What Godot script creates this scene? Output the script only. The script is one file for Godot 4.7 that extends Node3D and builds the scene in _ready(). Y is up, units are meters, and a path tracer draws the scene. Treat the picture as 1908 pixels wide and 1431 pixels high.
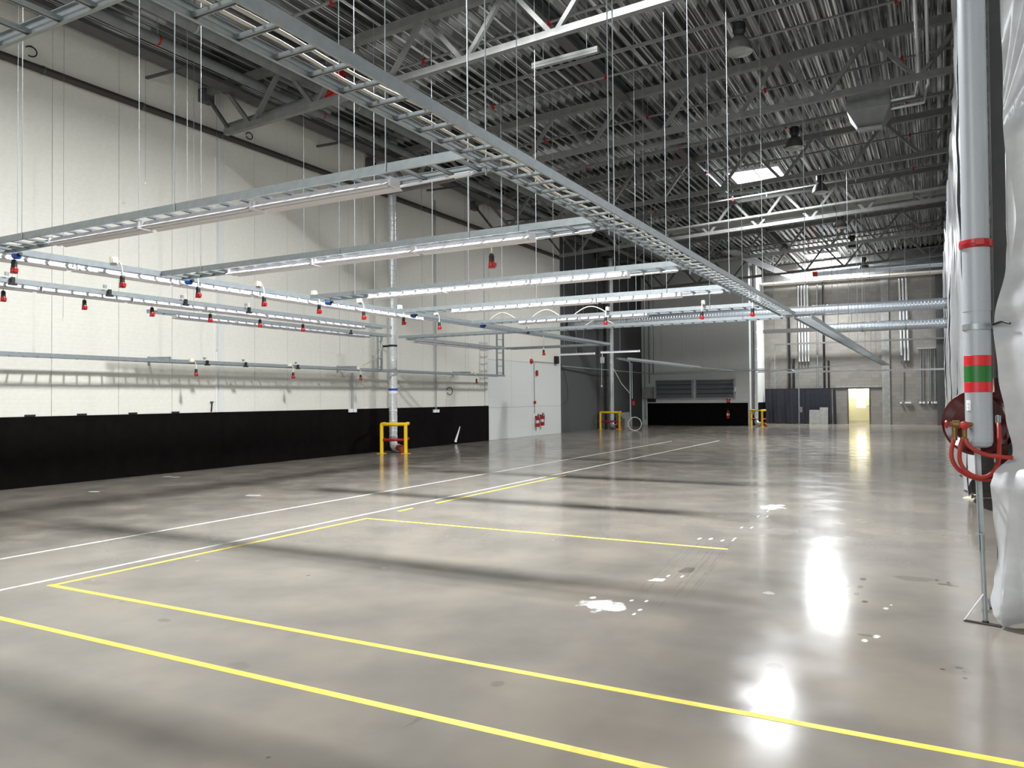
extends Node3D
# An empty industrial hall: polished floor, cream panel wall, hanging cable ladders, steel roof.

const ORD := ["first", "second", "third", "fourth", "fifth", "sixth", "seventh", "eighth", "ninth", "tenth", "eleventh", "twelfth", "thirteenth", "fourteenth", "fifteenth", "sixteenth"]
const TRAY := 3.33          # underside of the hanging ladders
const WALL := -15.0         # inner face of the left wall
const BACK := -47.5         # inner face of the far wall
const STEP := -43.3         # face of the wall block in the far left corner

var M := {}
var counts := {}
var shared := {}

# ---------------------------------------------------------------- mesh collecting
class Shape:
	var v := PackedVector3Array()
	var n := PackedVector3Array()
	func tri(a: Vector3, b: Vector3, c: Vector3, na: Vector3, nb: Vector3, nc: Vector3) -> void:
		if (b - a).cross(c - a).dot(na + nb + nc) > 0.0:
			v.append_array(PackedVector3Array([a, c, b])); n.append_array(PackedVector3Array([na, nc, nb]))
		else:
			v.append_array(PackedVector3Array([a, b, c])); n.append_array(PackedVector3Array([na, nb, nc]))
	func quad(a: Vector3, b: Vector3, c: Vector3, d: Vector3, nn: Vector3) -> void:
		tri(a, b, c, nn, nn, nn); tri(a, c, d, nn, nn, nn)
	func box(c: Vector3, s: Vector3, t := Transform3D()) -> Shape:
		var h := s * 0.5
		for ax in 3:
			for sg in [-1.0, 1.0]:
				var u := Vector3(); var w := Vector3(); var m := Vector3()
				m[ax] = sg * h[ax]; u[(ax + 1) % 3] = h[(ax + 1) % 3]; w[(ax + 2) % 3] = h[(ax + 2) % 3]
				var nn := Vector3(); nn[ax] = sg
				quad(t * (c + m - u - w), t * (c + m + u - w), t * (c + m + u + w), t * (c + m - u + w), (t.basis * nn).normalized())
		return self
	func span(a: Vector3, b: Vector3) -> Shape:
		return box((a + b) * 0.5, (b - a).abs())
	# a rectangular bar of width w (sideways) and height h between two points
	func bar(p: Vector3, q: Vector3, w: float, h: float, up := Vector3.UP) -> Shape:
		var d := (q - p).normalized()
		if absf(d.dot(up)) > 0.98:
			up = Vector3.RIGHT
		var s := d.cross(up).normalized(); var u := s.cross(d)
		return box(Vector3(), Vector3(w, h, p.distance_to(q)), Transform3D(Basis(s, u, -d), (p + q) * 0.5))
	# a profile in (side, up) swept from p to q
	func sweep(poly: PackedVector2Array, p: Vector3, q: Vector3, up := Vector3.UP) -> Shape:
		var d := (q - p).normalized()
		if absf(d.dot(up)) > 0.98:
			up = Vector3.RIGHT
		var s := d.cross(up).normalized(); var u := s.cross(d)
		var cw := -1.0 if Geometry2D.is_polygon_clockwise(poly) else 1.0
		for i in poly.size():
			var a := poly[i]; var b := poly[(i + 1) % poly.size()]
			var e := (b - a).normalized()
			var nn := (s * e.y - u * e.x) * cw
			quad(p + s * a.x + u * a.y, p + s * b.x + u * b.y, q + s * b.x + u * b.y, q + s * a.x + u * a.y, nn)
		var t := Geometry2D.triangulate_polygon(poly)
		for k in range(0, t.size(), 3):
			for e in [[p, -d], [q, d]]:
				var pts := []
				for j in 3:
					pts.append(e[0] + s * poly[t[k + j]].x + u * poly[t[k + j]].y)
				tri(pts[0], pts[1], pts[2], e[1], e[1], e[1])
		return self
	func tube(p: PackedVector3Array, r: float, sides := 10) -> Shape:
		var rings: Array = []; var norms: Array = []
		var prev := Vector3.ZERO
		for i in p.size():
			var d := (p[mini(i + 1, p.size() - 1)] - p[maxi(i - 1, 0)]).normalized()
			var s := prev - d * prev.dot(d)
			if s.length() < 0.01:
				s = d.cross(Vector3.UP if absf(d.y) < 0.9 else Vector3.RIGHT)
			s = s.normalized(); prev = s
			var u := d.cross(s)
			var ring := PackedVector3Array(); var nr := PackedVector3Array()
			for k in sides:
				var a := TAU * k / sides
				var o := s * cos(a) + u * sin(a)
				nr.append(o); ring.append(p[i] + o * r)
			rings.append(ring); norms.append(nr)
		for i in p.size() - 1:
			for k in sides:
				var m := (k + 1) % sides
				tri(rings[i][k], rings[i][m], rings[i + 1][m], norms[i][k], norms[i][m], norms[i + 1][m])
				tri(rings[i][k], rings[i + 1][m], rings[i + 1][k], norms[i][k], norms[i + 1][m], norms[i + 1][k])
		for e in [[0, 1], [p.size() - 1, p.size() - 2]]:
			var nn: Vector3 = (p[e[0]] - p[e[1]]).normalized()
			for k in range(1, sides - 1):
				tri(rings[e[0]][0], rings[e[0]][k], rings[e[0]][k + 1], nn, nn, nn)
		return self
	# profile of (radius, height) turned about the y axis of t
	func lathe(pr: Array, t := Transform3D(), sides := 20) -> Shape:
		for i in pr.size() - 1:
			var a: Vector2 = pr[i]; var b: Vector2 = pr[i + 1]
			if a.distance_to(b) < 1e-6:
				continue
			var e := (b - a).normalized()
			for k in sides:
				var c0 := Vector3(cos(TAU * k / sides), 0, sin(TAU * k / sides))
				var c1 := Vector3(cos(TAU * (k + 1) / sides), 0, sin(TAU * (k + 1) / sides))
				var n0 := (t.basis * (c0 * e.y - Vector3.UP * e.x)).normalized(); var n1 := (t.basis * (c1 * e.y - Vector3.UP * e.x)).normalized()
				var p := [t * (c0 * a.x + Vector3.UP * a.y), t * (c1 * a.x + Vector3.UP * a.y), t * (c1 * b.x + Vector3.UP * b.y), t * (c0 * b.x + Vector3.UP * b.y)]
				if a.x > 1e-6:
					tri(p[0], p[1], p[2], n0, n1, n1)
				if b.x > 1e-6:
					tri(p[0], p[2], p[3], n0, n1, n0)
		return self
	func ring(c: Vector3, axis: Vector3, big: float, r: float, from := 0.0, to := TAU, sides := 8) -> Shape:
		axis = axis.normalized()
		var s := axis.cross(Vector3.UP if absf(axis.y) < 0.9 else Vector3.RIGHT).normalized(); var u := s.cross(axis)
		var p := PackedVector3Array()
		for i in 21:
			var a := lerpf(from, to, i / 20.0)
			p.append(c + (s * cos(a) + u * sin(a)) * big)
		return tube(p, r, sides)
	func mesh(off := Vector3.ZERO) -> ArrayMesh:
		var vv := v
		if off != Vector3.ZERO:
			vv = PackedVector3Array()
			for p in v:
				vv.append(p - off)
		var a := []
		a.resize(Mesh.ARRAY_MAX)
		a[Mesh.ARRAY_VERTEX] = vv; a[Mesh.ARRAY_NORMAL] = n
		var m := ArrayMesh.new()
		m.add_surface_from_arrays(Mesh.PRIMITIVE_TRIANGLES, a)
		return m

func S() -> Shape:
	return Shape.new()

# ---------------------------------------------------------------- nodes
func numbered(called: String) -> String:
	var k: int = counts.get(called, 0)
	counts[called] = k + 1
	return called if k == 0 else "%s_%03d" % [called, k]

func tag(o: Node3D, label: String, category: String, group := "", kind := "") -> Node3D:
	o.set_meta("label", label)
	if category != "": o.set_meta("category", category)
	if group != "": o.set_meta("group", group)
	elif o.has_meta("group"): o.remove_meta("group")
	if kind != "": o.set_meta("kind", kind)
	return o

func thing(called: String, label: String, category: String, group := "", at := Vector3.ZERO) -> Node3D:
	var o := Node3D.new()
	o.name = numbered(called); o.position = at
	add_child(o)
	return tag(o, label, category, group)

# a part: the shape is given in world coordinates, or with raw in the parent's own
func part(parent: Node3D, called: String, sh: Shape, m: Material, raw := false) -> MeshInstance3D:
	var o := MeshInstance3D.new()
	o.name = called
	o.mesh = sh.mesh(Vector3.ZERO if raw else base_of(parent)); o.material_override = m
	parent.add_child(o, true)
	return o

func base_of(o: Node3D) -> Vector3:
	var p := Vector3.ZERO
	while o != self:
		p += o.position
		o = o.get_parent() as Node3D
	return p

func piece(parent: Node3D, called: String, me: Mesh, m: Material, t: Transform3D) -> MeshInstance3D:
	var o := MeshInstance3D.new()
	o.name = called; o.mesh = me; o.material_override = m; o.transform = t
	parent.add_child(o, true)
	return o

func single(called: String, sh: Shape, m: Material, label: String, category: String, group := "", at := Vector3.ZERO) -> MeshInstance3D:
	var o := MeshInstance3D.new()
	o.name = numbered(called); o.mesh = sh.mesh(at); o.material_override = m; o.position = at
	add_child(o)
	tag(o, label, category, group)
	return o

func setting(called: String, sh: Shape, m: Material, label: String) -> Node3D:
	var o: Node3D
	if sh == null:
		o = Node3D.new()
	else:
		o = MeshInstance3D.new()
		o.mesh = sh.mesh(); o.material_override = m
	o.name = called
	add_child(o)
	return tag(o, label, "", "", "structure")

func copy(o: Node3D, called: String, label: String, at: Vector3, group := "", turn := 0.0) -> Node3D:
	var c: Node3D = o.duplicate()
	c.name = numbered(called)
	add_child(c)
	c.position = at; c.rotation.y = turn
	return tag(c, label, c.get_meta("category"), group)

# ---------------------------------------------------------------- materials
func mat(color: Color, rough := 0.6, metal := 0.0) -> StandardMaterial3D:
	var m := StandardMaterial3D.new()
	m.albedo_color = color; m.roughness = rough; m.metallic = metal
	return m

func noise_tex(seed_: int, freq: float, oct: int, ramp: Array, side := 512, kind := FastNoiseLite.TYPE_SIMPLEX_SMOOTH, as_normal := false) -> NoiseTexture2D:
	var f := FastNoiseLite.new()
	f.seed = seed_; f.frequency = freq; f.noise_type = kind; f.fractal_octaves = oct
	var t := NoiseTexture2D.new()
	t.width = side; t.height = side; t.seamless = true; t.noise = f
	if as_normal:
		t.as_normal_map = true; t.bump_strength = 4.0
	else:
		var g := Gradient.new()
		var off := PackedFloat32Array(); var col := PackedColorArray()
		for r in ramp:
			off.append(r[0]); col.append(r[1])
		g.offsets = off; g.colors = col
		t.color_ramp = g
	return t

func grey(x: float) -> Color:
	return Color(x, x, x)

func mapped(m: StandardMaterial3D, tex: Texture2D, scale: float) -> StandardMaterial3D:
	m.albedo_texture = tex
	m.uv1_triplanar = true; m.uv1_world_triplanar = true
	m.uv1_scale = Vector3.ONE * scale
	return m

func make_materials() -> void:
	var mottled := noise_tex(3, 0.012, 4, [[0.0, grey(0.86)], [1.0, grey(1.0)]], 256)
	var zinc := noise_tex(8, 0.03, 4, [[0.1, grey(0.93)], [0.9, grey(1.0)]], 256)
	M.galv = mapped(mat(Color(0.64, 0.665, 0.675), 0.38, 0.62), zinc, 1.5)
	M.foil = mapped(mat(Color(0.90, 0.91, 0.91), 0.3, 0.45), zinc, 3.0)
	M.duct = mapped(mat(Color(0.80, 0.83, 0.86), 0.3, 0.75), zinc, 2.0)
	M.white = mat(Color(0.88, 0.87, 0.88), 0.45)
	M.tube = mat(Color(0.93, 0.93, 0.95), 0.15)
	M.cable = mat(Color(0.85, 0.83, 0.78), 0.5)
	M.box_cream = mat(Color(0.90, 0.885, 0.78), 0.5)
	M.black = mat(Color(0.07, 0.075, 0.08), 0.5)
	M.red = mat(Color(0.66, 0.05, 0.07), 0.35)
	M.red_dull = mat(Color(0.60, 0.05, 0.06), 0.5)
	M.blue = mat(Color(0.10, 0.30, 0.62), 0.45)
	M.paint = mapped(mat(Color(0.47, 0.47, 0.46), 0.5), mottled, 1.0)
	M.paint_dark = mapped(mat(Color(0.33, 0.33, 0.33), 0.55), mottled, 1.0)
	M.pipe_grey = mapped(mat(Color(0.46, 0.47, 0.47), 0.45), mottled, 1.0)
	M.deck = mapped(mat(Color(0.97, 0.98, 0.98), 0.26, 0.5), streak_picture(), 0.5)
	M.deck.uv1_scale = Vector3(0.5, 0.5, 0.035)
	M.slab = mat(Color(0.3, 0.3, 0.3), 0.9)
	M.cream = mapped(mat(Color(0.87, 0.86, 0.82), 0.5), noise_tex(31, 0.02, 4, [[0.0, grey(0.97)], [1.0, grey(1.0)]], 256), 1.6)
	M.cream.normal_enabled = true
	M.cream.normal_texture = rib_normal(); M.cream.normal_scale = 0.10
	M.pale = M.cream.duplicate(); M.pale.albedo_color = Color(0.84, 0.845, 0.83)
	M.kick = mapped(mat(Color(0.055, 0.033, 0.032), 0.7), noise_tex(41, 0.02, 5, [[0.2, grey(0.75)], [0.8, grey(1.0)]], 256), 0.6)
	M.kick.metallic_specular = 0.2
	M.brownpipe = mat(Color(0.22, 0.19, 0.18), 0.55)
	M.block = block_material()
	M.concrete = mapped(mat(Color(0.62, 0.62, 0.60), 0.7), mottled, 1.0)
	M.yellow = mat(Color(0.93, 0.76, 0.03), 0.35)
	M.line_yellow = mapped(mat(Color(0.93, 0.84, 0.36), 0.38), noise_tex(51, 0.03, 5, [[0.2, Color(0.93, 0.93, 0.9)], [0.5, grey(1.0)]], 256), 0.9)
	M.line_white = mapped(mat(Color(0.86, 0.86, 0.83), 0.4), noise_tex(52, 0.03, 5, [[0.25, grey(0.8)], [0.45, grey(1.0)]], 256), 0.9)
	M.rust = mat(Color(0.55, 0.22, 0.14), 0.6)
	M.fabric = mapped(mat(Color(0.17, 0.17, 0.21), 0.9), mottled, 1.0)
	M.tarp = mapped(mat(Color(0.82, 0.825, 0.835), 0.33, 0.2), noise_tex(61, 0.02, 4, [[0.0, grey(0.9)], [1.0, grey(1.0)]], 256), 1.2)
	M.tarp.cull_mode = BaseMaterial3D.CULL_DISABLED
	M.reel = mat(Color(0.27, 0.012, 0.035), 0.16)
	M.brass = mat(Color(0.50, 0.40, 0.22), 0.4, 0.7)
	M.hose = mat(Color(0.60, 0.15, 0.09), 0.5)
	M.downpipe = mapped(mat(Color(0.66, 0.68, 0.70), 0.38), noise_tex(71, 0.15, 3, [[0.0, grey(0.93)], [1.0, grey(1.0)]], 256), 2.0)
	M.green = mat(Color(0.10, 0.40, 0.13), 0.35)
	M.band_red = mat(Color(0.80, 0.08, 0.13), 0.35)
	M.paper = mat(Color(0.92, 0.92, 0.92), 0.6)
	M.door = mat(Color(0.955, 0.94, 0.80), 0.45)
	M.glow = mat(Color(1, 1, 1), 0.5)
	M.glow.emission_enabled = true; M.glow.emission = Color(0.97, 0.985, 1.0); M.glow.emission_energy_multiplier = 6.0
	M.lit_pane = mat(Color(1, 1, 1), 0.3)
	M.lit_pane.emission_enabled = true; M.lit_pane.emission = Color(1.0, 0.99, 0.95); M.lit_pane.emission_energy_multiplier = 1.6
	M.day_pane = M.glow.duplicate(); M.day_pane.emission_energy_multiplier = 1.5
	M.glass = mat(Color(0.50, 0.51, 0.50), 0.2)
	M.lampshell = mat(Color(0.33, 0.33, 0.32), 0.35, 0.3)
	M.heater = mapped(mat(Color(0.55, 0.56, 0.56), 0.4, 0.3), mottled, 1.0)
	M.floor = floor_material()

func rib_normal() -> ImageTexture:
	var im := Image.create(4, 128, false, Image.FORMAT_RGBA8)
	for y in 128:
		var g := y % 16
		var h := 0.0 if g < 2 else 1.0
		for x in 4:
			im.set_pixel(x, y, grey(h))
	im.bump_map_to_normal_map(2.0)
	return ImageTexture.create_from_image(im)

func streak_picture() -> ImageTexture:
	# rolled zinc sheet: fine straight streaks along the ribs
	var im := Image.create(512, 64, false, Image.FORMAT_RGBA8)
	var rng := RandomNumberGenerator.new(); rng.seed = 12
	var f := FastNoiseLite.new(); f.seed = 4; f.frequency = 0.09
	var g := 0.6
	var run := 0
	for x in 512:
		if run <= 0:
			run = rng.randi_range(3, 14)
			g = rng.randf_range(0.28, 0.75) if rng.randf() < 0.68 else 1.0
		run -= 1
		for y in 64:
			var h := clampf(g * (0.85 + 0.6 * f.get_noise_2d(x * 0.2, y * 2.0)), 0.2, 1.0)
			im.set_pixel(x, y, Color(h, h, h))
	return ImageTexture.create_from_image(im)

func block_material() -> StandardMaterial3D:
	var side := 256
	var im := Image.create(side, side, false, Image.FORMAT_RGBA8)
	var rng := RandomNumberGenerator.new(); rng.seed = 5
	for row in 8:
		for col in 5:
			var w := 64
			var x0 := col * w - (32 if row % 2 else 0)
			var g := rng.randf_range(0.84, 0.92)
			im.fill_rect(Rect2i(x0, row * 32, w, 32), Color(g, g * 0.975, g * 0.95))
		im.fill_rect(Rect2i(0, row * 32, side, 2), grey(0.79))
		for col in 5:
			im.fill_rect(Rect2i(col * 64 - (32 if row % 2 else 0), row * 32, 2, 32), grey(0.82))
	for i in 9000:
		var x := rng.randi() % side; var y := rng.randi() % side
		var c := im.get_pixel(x, y)
		im.set_pixel(x, y, c * rng.randf_range(0.86, 1.06))
	var m := mat(Color(0.60, 0.595, 0.58), 0.75)
	mapped(m, ImageTexture.create_from_image(im), 1.0 / 1.6)
	return m

# stains that lie on the floor, drawn in metres into a picture of the near part of the hall
var stains: Image
const ST_X0 := -15.0
const ST_Z0 := -22.0
const ST_W := 16.0
const ST_D := 20.0
func blot(x: float, z: float, rx: float, rz: float, c: Color, rag: float, seed_: int, grain := 0.0) -> void:
	var f := FastNoiseLite.new(); f.seed = seed_; f.frequency = 0.03
	var rng := RandomNumberGenerator.new(); rng.seed = seed_
	var px := 2048.0 / ST_W; var pz := 2048.0 / ST_D
	var cx := (x - ST_X0) * px; var cz := (z - ST_Z0) * pz
	var ax := int(rx * px * 1.5) + 2; var az := int(rz * pz * 1.5) + 2
	for j in range(-az, az + 1):
		for i in range(-ax, ax + 1):
			var u := int(cx) + i; var w := int(cz) + j
			if u < 0 or w < 0 or u >= 2048 or w >= 2048:
				continue
			var d := sqrt(pow(i / (rx * px), 2) + pow(j / (rz * pz), 2)) + f.get_noise_2d(u * 1.5, w * 1.5) * rag
			var a := clampf((1.0 - d) * 4.0, 0.0, 1.0) * c.a
			a *= 1.0 - grain * rng.randf()
			if a <= 0.004:
				continue
			var o := stains.get_pixel(u, w)
			var t := a + o.a * (1.0 - a)
			stains.set_pixel(u, w, Color((c.r * a + o.r * o.a * (1.0 - a)) / t, (c.g * a + o.g * o.a * (1.0 - a)) / t, (c.b * a + o.b * o.a * (1.0 - a)) / t, t))

func streak(a: Vector2, b: Vector2, w: float, c: Color, seed_: int) -> void:
	var rng := RandomNumberGenerator.new(); rng.seed = seed_
	var f := FastNoiseLite.new(); f.seed = seed_; f.frequency = 0.02
	var px := 2048.0 / ST_W; var pz := 2048.0 / ST_D
	var steps := int(a.distance_to(b) * 140.0)
	for i in steps:
		var t := float(i) / steps
		var p := a.lerp(b, t)
		var s := (b - a).normalized().orthogonal()
		var keep := clampf(0.55 + f.get_noise_1d(i * 0.6) * 1.6, 0.0, 1.0)
		for k in int(maxf(1.0, w * 120.0)):
			var q := p + s * w * (float(k) / maxf(1.0, w * 120.0) - 0.5)
			var u := int((q.x - ST_X0) * px); var z := int((q.y - ST_Z0) * pz)
			if u < 0 or z < 0 or u >= 2048 or z >= 2048 or rng.randf() > keep:
				continue
			var o := stains.get_pixel(u, z)
			if o.a < c.a:
				stains.set_pixel(u, z, c)

func floor_material() -> StandardMaterial3D:
	var m := mat(Color(0.54, 0.515, 0.487), 1.0)
	m.metallic_specular = 0.42
	mapped(m, noise_tex(101, 0.006, 6, [[0.15, Color(0.86, 0.86, 0.85)], [0.5, Color(0.93, 0.925, 0.915)], [0.85, Color(1.0, 0.985, 0.955)]], 1024), 0.13)
	m.roughness = 1.0
	m.roughness_texture = noise_tex(102, 0.02, 5, [[0.2, grey(0.13)], [0.55, grey(0.165)], [0.85, grey(0.22)]], 512)
	m.roughness_texture_channel = BaseMaterial3D.TEXTURE_CHANNEL_RED
	stains = Image.create(2048, 2048, false, Image.FORMAT_RGBA8)
	stains.fill(Color(0.4, 0.39, 0.37, 0.0))
	var rng := RandomNumberGenerator.new(); rng.seed = 77
	# drag marks, dark patches and white powder on the bare floor
	for i in 16:
		var o := rng.randf_range(-0.22, 0.28)
		var s := rng.randf_range(0.0, 0.35); var e := rng.randf_range(0.65, 1.0)
		var a := Vector2(-2.28 + o, -8.9); var b := Vector2(-1.98 + o, -5.75)
		streak(a.lerp(b, s), a.lerp(b, e), 0.012, Color(0.36, 0.35, 0.33, 0.42), 200 + i)
	for i in 40:
		var p := Vector2(rng.randf_range(-14.5, 0.3), rng.randf_range(-20.0, -2.2))
		var d := Vector2(rng.randf_range(-1, 1), rng.randf_range(-0.35, 0.35)) * rng.randf_range(0.3, 1.4)
		streak(p, p + d, 0.008, Color(0.42, 0.41, 0.39, 0.3) if i % 3 else Color(0.78, 0.77, 0.74, 0.35), 300 + i)
	for i in 40:
		blot(rng.randf_range(-14.5, 0.3), rng.randf_range(-20.0, -2.2), rng.randf_range(0.01, 0.04), rng.randf_range(0.01, 0.03), Color(0.3, 0.29, 0.28, 0.35) if i % 2 else Color(0.8, 0.79, 0.77, 0.3), 0.5, 400 + i)
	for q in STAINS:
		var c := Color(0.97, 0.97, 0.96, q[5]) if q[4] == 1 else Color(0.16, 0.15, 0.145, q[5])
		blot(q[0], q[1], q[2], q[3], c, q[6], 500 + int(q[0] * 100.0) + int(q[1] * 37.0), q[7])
	m.detail_enabled = true
	m.detail_blend_mode = BaseMaterial3D.BLEND_MODE_MIX
	m.detail_uv_layer = BaseMaterial3D.DETAIL_UV_2
	m.detail_albedo = ImageTexture.create_from_image(stains)
	return m

# x, z, half width, half depth, 1 white / 0 dark, strength, raggedness, grain
const STAINS := [
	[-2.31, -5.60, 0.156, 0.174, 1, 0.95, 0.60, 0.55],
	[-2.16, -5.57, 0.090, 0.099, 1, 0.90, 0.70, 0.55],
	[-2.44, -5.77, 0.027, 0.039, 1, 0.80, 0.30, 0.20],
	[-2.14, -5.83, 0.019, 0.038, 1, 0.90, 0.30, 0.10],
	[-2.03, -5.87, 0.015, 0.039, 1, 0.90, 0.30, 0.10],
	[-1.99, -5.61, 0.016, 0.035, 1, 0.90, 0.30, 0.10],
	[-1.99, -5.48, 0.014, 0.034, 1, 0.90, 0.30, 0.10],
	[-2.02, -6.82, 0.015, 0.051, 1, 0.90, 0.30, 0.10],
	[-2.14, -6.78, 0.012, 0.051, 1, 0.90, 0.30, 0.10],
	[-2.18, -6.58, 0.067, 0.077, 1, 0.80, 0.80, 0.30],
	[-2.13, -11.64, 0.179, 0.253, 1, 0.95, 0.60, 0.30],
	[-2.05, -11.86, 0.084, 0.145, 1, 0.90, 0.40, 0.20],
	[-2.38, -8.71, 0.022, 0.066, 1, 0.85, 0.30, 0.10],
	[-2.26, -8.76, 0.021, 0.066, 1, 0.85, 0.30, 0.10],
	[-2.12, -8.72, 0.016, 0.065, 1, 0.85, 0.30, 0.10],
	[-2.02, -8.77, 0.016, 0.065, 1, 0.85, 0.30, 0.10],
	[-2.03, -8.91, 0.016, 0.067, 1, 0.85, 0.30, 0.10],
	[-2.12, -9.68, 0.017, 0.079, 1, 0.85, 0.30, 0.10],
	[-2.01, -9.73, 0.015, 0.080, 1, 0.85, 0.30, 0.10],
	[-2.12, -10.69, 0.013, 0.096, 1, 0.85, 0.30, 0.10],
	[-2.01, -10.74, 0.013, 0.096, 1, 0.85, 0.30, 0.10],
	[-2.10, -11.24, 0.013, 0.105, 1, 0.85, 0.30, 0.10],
	[-2.05, -7.07, 0.066, 0.153, 0, 0.55, 0.40, 0.30],
	[-0.59, -7.43, 0.029, 0.054, 0, 0.80, 0.40, 0.20],
	[-0.59, -7.12, 0.024, 0.060, 0, 0.50, 0.40, 0.20],
	[-0.60, -6.86, 0.023, 0.065, 0, 0.50, 0.40, 0.20],
	[-0.52, -6.62, 0.026, 0.043, 0, 0.80, 0.40, 0.20],
	[-0.71, -7.08, 0.052, 0.070, 0, 0.35, 0.40, 0.20],
	[-0.03, -7.67, 0.018, 0.044, 0, 0.70, 0.40, 0.20],
	[0.06, -7.60, 0.018, 0.043, 0, 0.75, 0.40, 0.20],
	[0.03, -7.52, 0.068, 0.043, 0, 0.60, 0.40, 0.20],
	[0.09, -7.49, 0.047, 0.031, 0, 0.50, 0.40, 0.20],
	[-0.21, -7.64, 0.165, 0.112, 0, 0.30, 0.40, 0.20],
	[-0.00, -5.20, 0.019, 0.020, 0, 0.70, 0.40, 0.20],
	[0.09, -5.27, 0.022, 0.021, 0, 0.70, 0.40, 0.20],
	[0.11, -5.09, 0.012, 0.019, 0, 0.70, 0.40, 0.20],
	[0.11, -5.21, 0.014, 0.015, 0, 0.50, 0.40, 0.20],
	[0.09, -5.22, 0.082, 0.101, 0, 0.12, 0.40, 0.20],
	[-0.38, -5.70, 0.031, 0.057, 1, 0.70, 0.50, 0.30],
	[-0.44, -5.57, 0.020, 0.036, 1, 0.75, 0.40, 0.20],
	[-0.44, -5.70, 0.054, 0.032, 0, 0.40, 0.50, 0.30],
	[-0.36, -6.48, 0.021, 0.041, 1, 0.50, 0.40, 0.20],
	[-0.33, -6.60, 0.012, 0.025, 1, 0.70, 0.30, 0.10],
	[-1.23, -6.56, 0.046, 0.071, 1, 0.35, 0.80, 0.30],
	[-4.97, -3.76, 0.063, 0.041, 0, 0.40, 0.60, 0.40],
	[-2.65, -2.54, 0.013, 0.012, 0, 0.70, 0.40, 0.20],
	[-3.72, -3.33, 0.087, 0.060, 0, 0.20, 0.60, 0.30],
	[-6.65, -4.31, 0.012, 0.019, 1, 0.60, 0.30, 0.10],
	[-13.17, -8.54, 0.126, 0.076, 1, 0.80, 0.30, 0.20],
	[-10.13, -9.38, 0.209, 0.106, 1, 0.50, 0.70, 0.30],
	[-14.32, -10.92, 0.107, 0.116, 1, 0.60, 0.60, 0.30],
	[-14.06, -10.91, 0.096, 0.115, 1, 0.60, 0.60, 0.30],
	[-2.30, -3.20, 0.026, 0.107, 0, 0.25, 0.80, 0.30],
	[-2.18, -3.79, 0.040, 0.057, 0, 0.25, 0.60, 0.30],
	[-5.05, -5.33, 0.018, 0.024, 0, 0.60, 0.30, 0.10],
	[-0.87, -4.81, 0.056, 0.057, 0, 0.30, 0.40, 0.10],
	[-6.57, -4.26, 0.151, 0.088, 0, 0.16, 0.30, 0.10],
]

# ---------------------------------------------------------------- heights of the sloping roof
func deck_y(x: float) -> float: return 9.60 + 0.04 * x
func top_y(x: float) -> float: return 9.42 + 0.04 * x
func low_y(x: float) -> float: return 8.33 + 0.04 * x

func _ready() -> void:
	# camera, sky, daylight and exposure
	var cam := Camera3D.new()
	cam.name = "camera"
	cam.fov = 52.69
	cam.position = Vector3(0, 1.6, 0)
	cam.rotation_order = EULER_ORDER_YXZ
	cam.rotation = Vector3(deg_to_rad(1.0609), deg_to_rad(28.7217), deg_to_rad(-0.4395))
	cam.near = 0.05; cam.far = 300.0
	add_child(cam)
	cam.current = true
	var we := WorldEnvironment.new()
	we.name = "environment"
	var env := Environment.new()
	env.background_mode = Environment.BG_SKY
	var sky := Sky.new()
	sky.sky_material = PhysicalSkyMaterial.new()
	env.sky = sky
	env.tonemap_mode = Environment.TONE_MAPPER_LINEAR
	env.tonemap_exposure = 1.07
	env.sdfgi_enabled = true; env.ssao_enabled = true; env.ssil_enabled = true
	we.environment = env
	add_child(we)
	make_materials()
	skylights([200.0, 130.0, 275.0, 140.0])
	front_windows(55.0)
	hall()
	roof_steel()
	ladders()
	sockets()
	roof_services()
	left_wall_things()
	far_corner()
	far_wall_things()
	right_side()
	floor_lines()

# ---------------------------------------------------------------- daylight through the roof
const SKY_X := -5.4
const SKY_HX := 0.82
const SKY_HZ := [0.74, 0.74, 0.34, 0.74]
const SKY_UP := [0.0, 0.0, 0.06, 0.0]
const SKY_Z := [-45.6, -27.8, -9.5, 8.4]

func front_windows(energy: float) -> void:
	# the glazed end of the hall behind the viewer
	var t := setting("window_5", null, null, "large window band in the wall behind the viewer, outside the picture")
	t.position = Vector3(-6.5, 5.2, 13.95)
	part(t, "window_frame", S().span(Vector3(-12.6, 2.9, 13.9), Vector3(-0.4, 3.0, 14.0)).span(Vector3(-12.6, 7.4, 13.9), Vector3(-0.4, 7.5, 14.0)), M.paint)
	for k in 4:
		part(t, "pane", S().span(Vector3(-12.45 + 3.0 * k, 3.02, 13.93), Vector3(-9.55 + 3.0 * k, 7.38, 13.96)), M.day_pane)
	var l := AreaLight3D.new()
	l.name = "window_light"
	l.area_size = Vector2(11.8, 4.3)
	l.light_energy = energy
	l.light_color = Color(0.96, 0.985, 1.0)
	l.set("area_range", 70.0)
	l.shadow_enabled = true
	t.add_child(l)
	l.position = Vector3(0, 0, -0.08)

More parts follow.
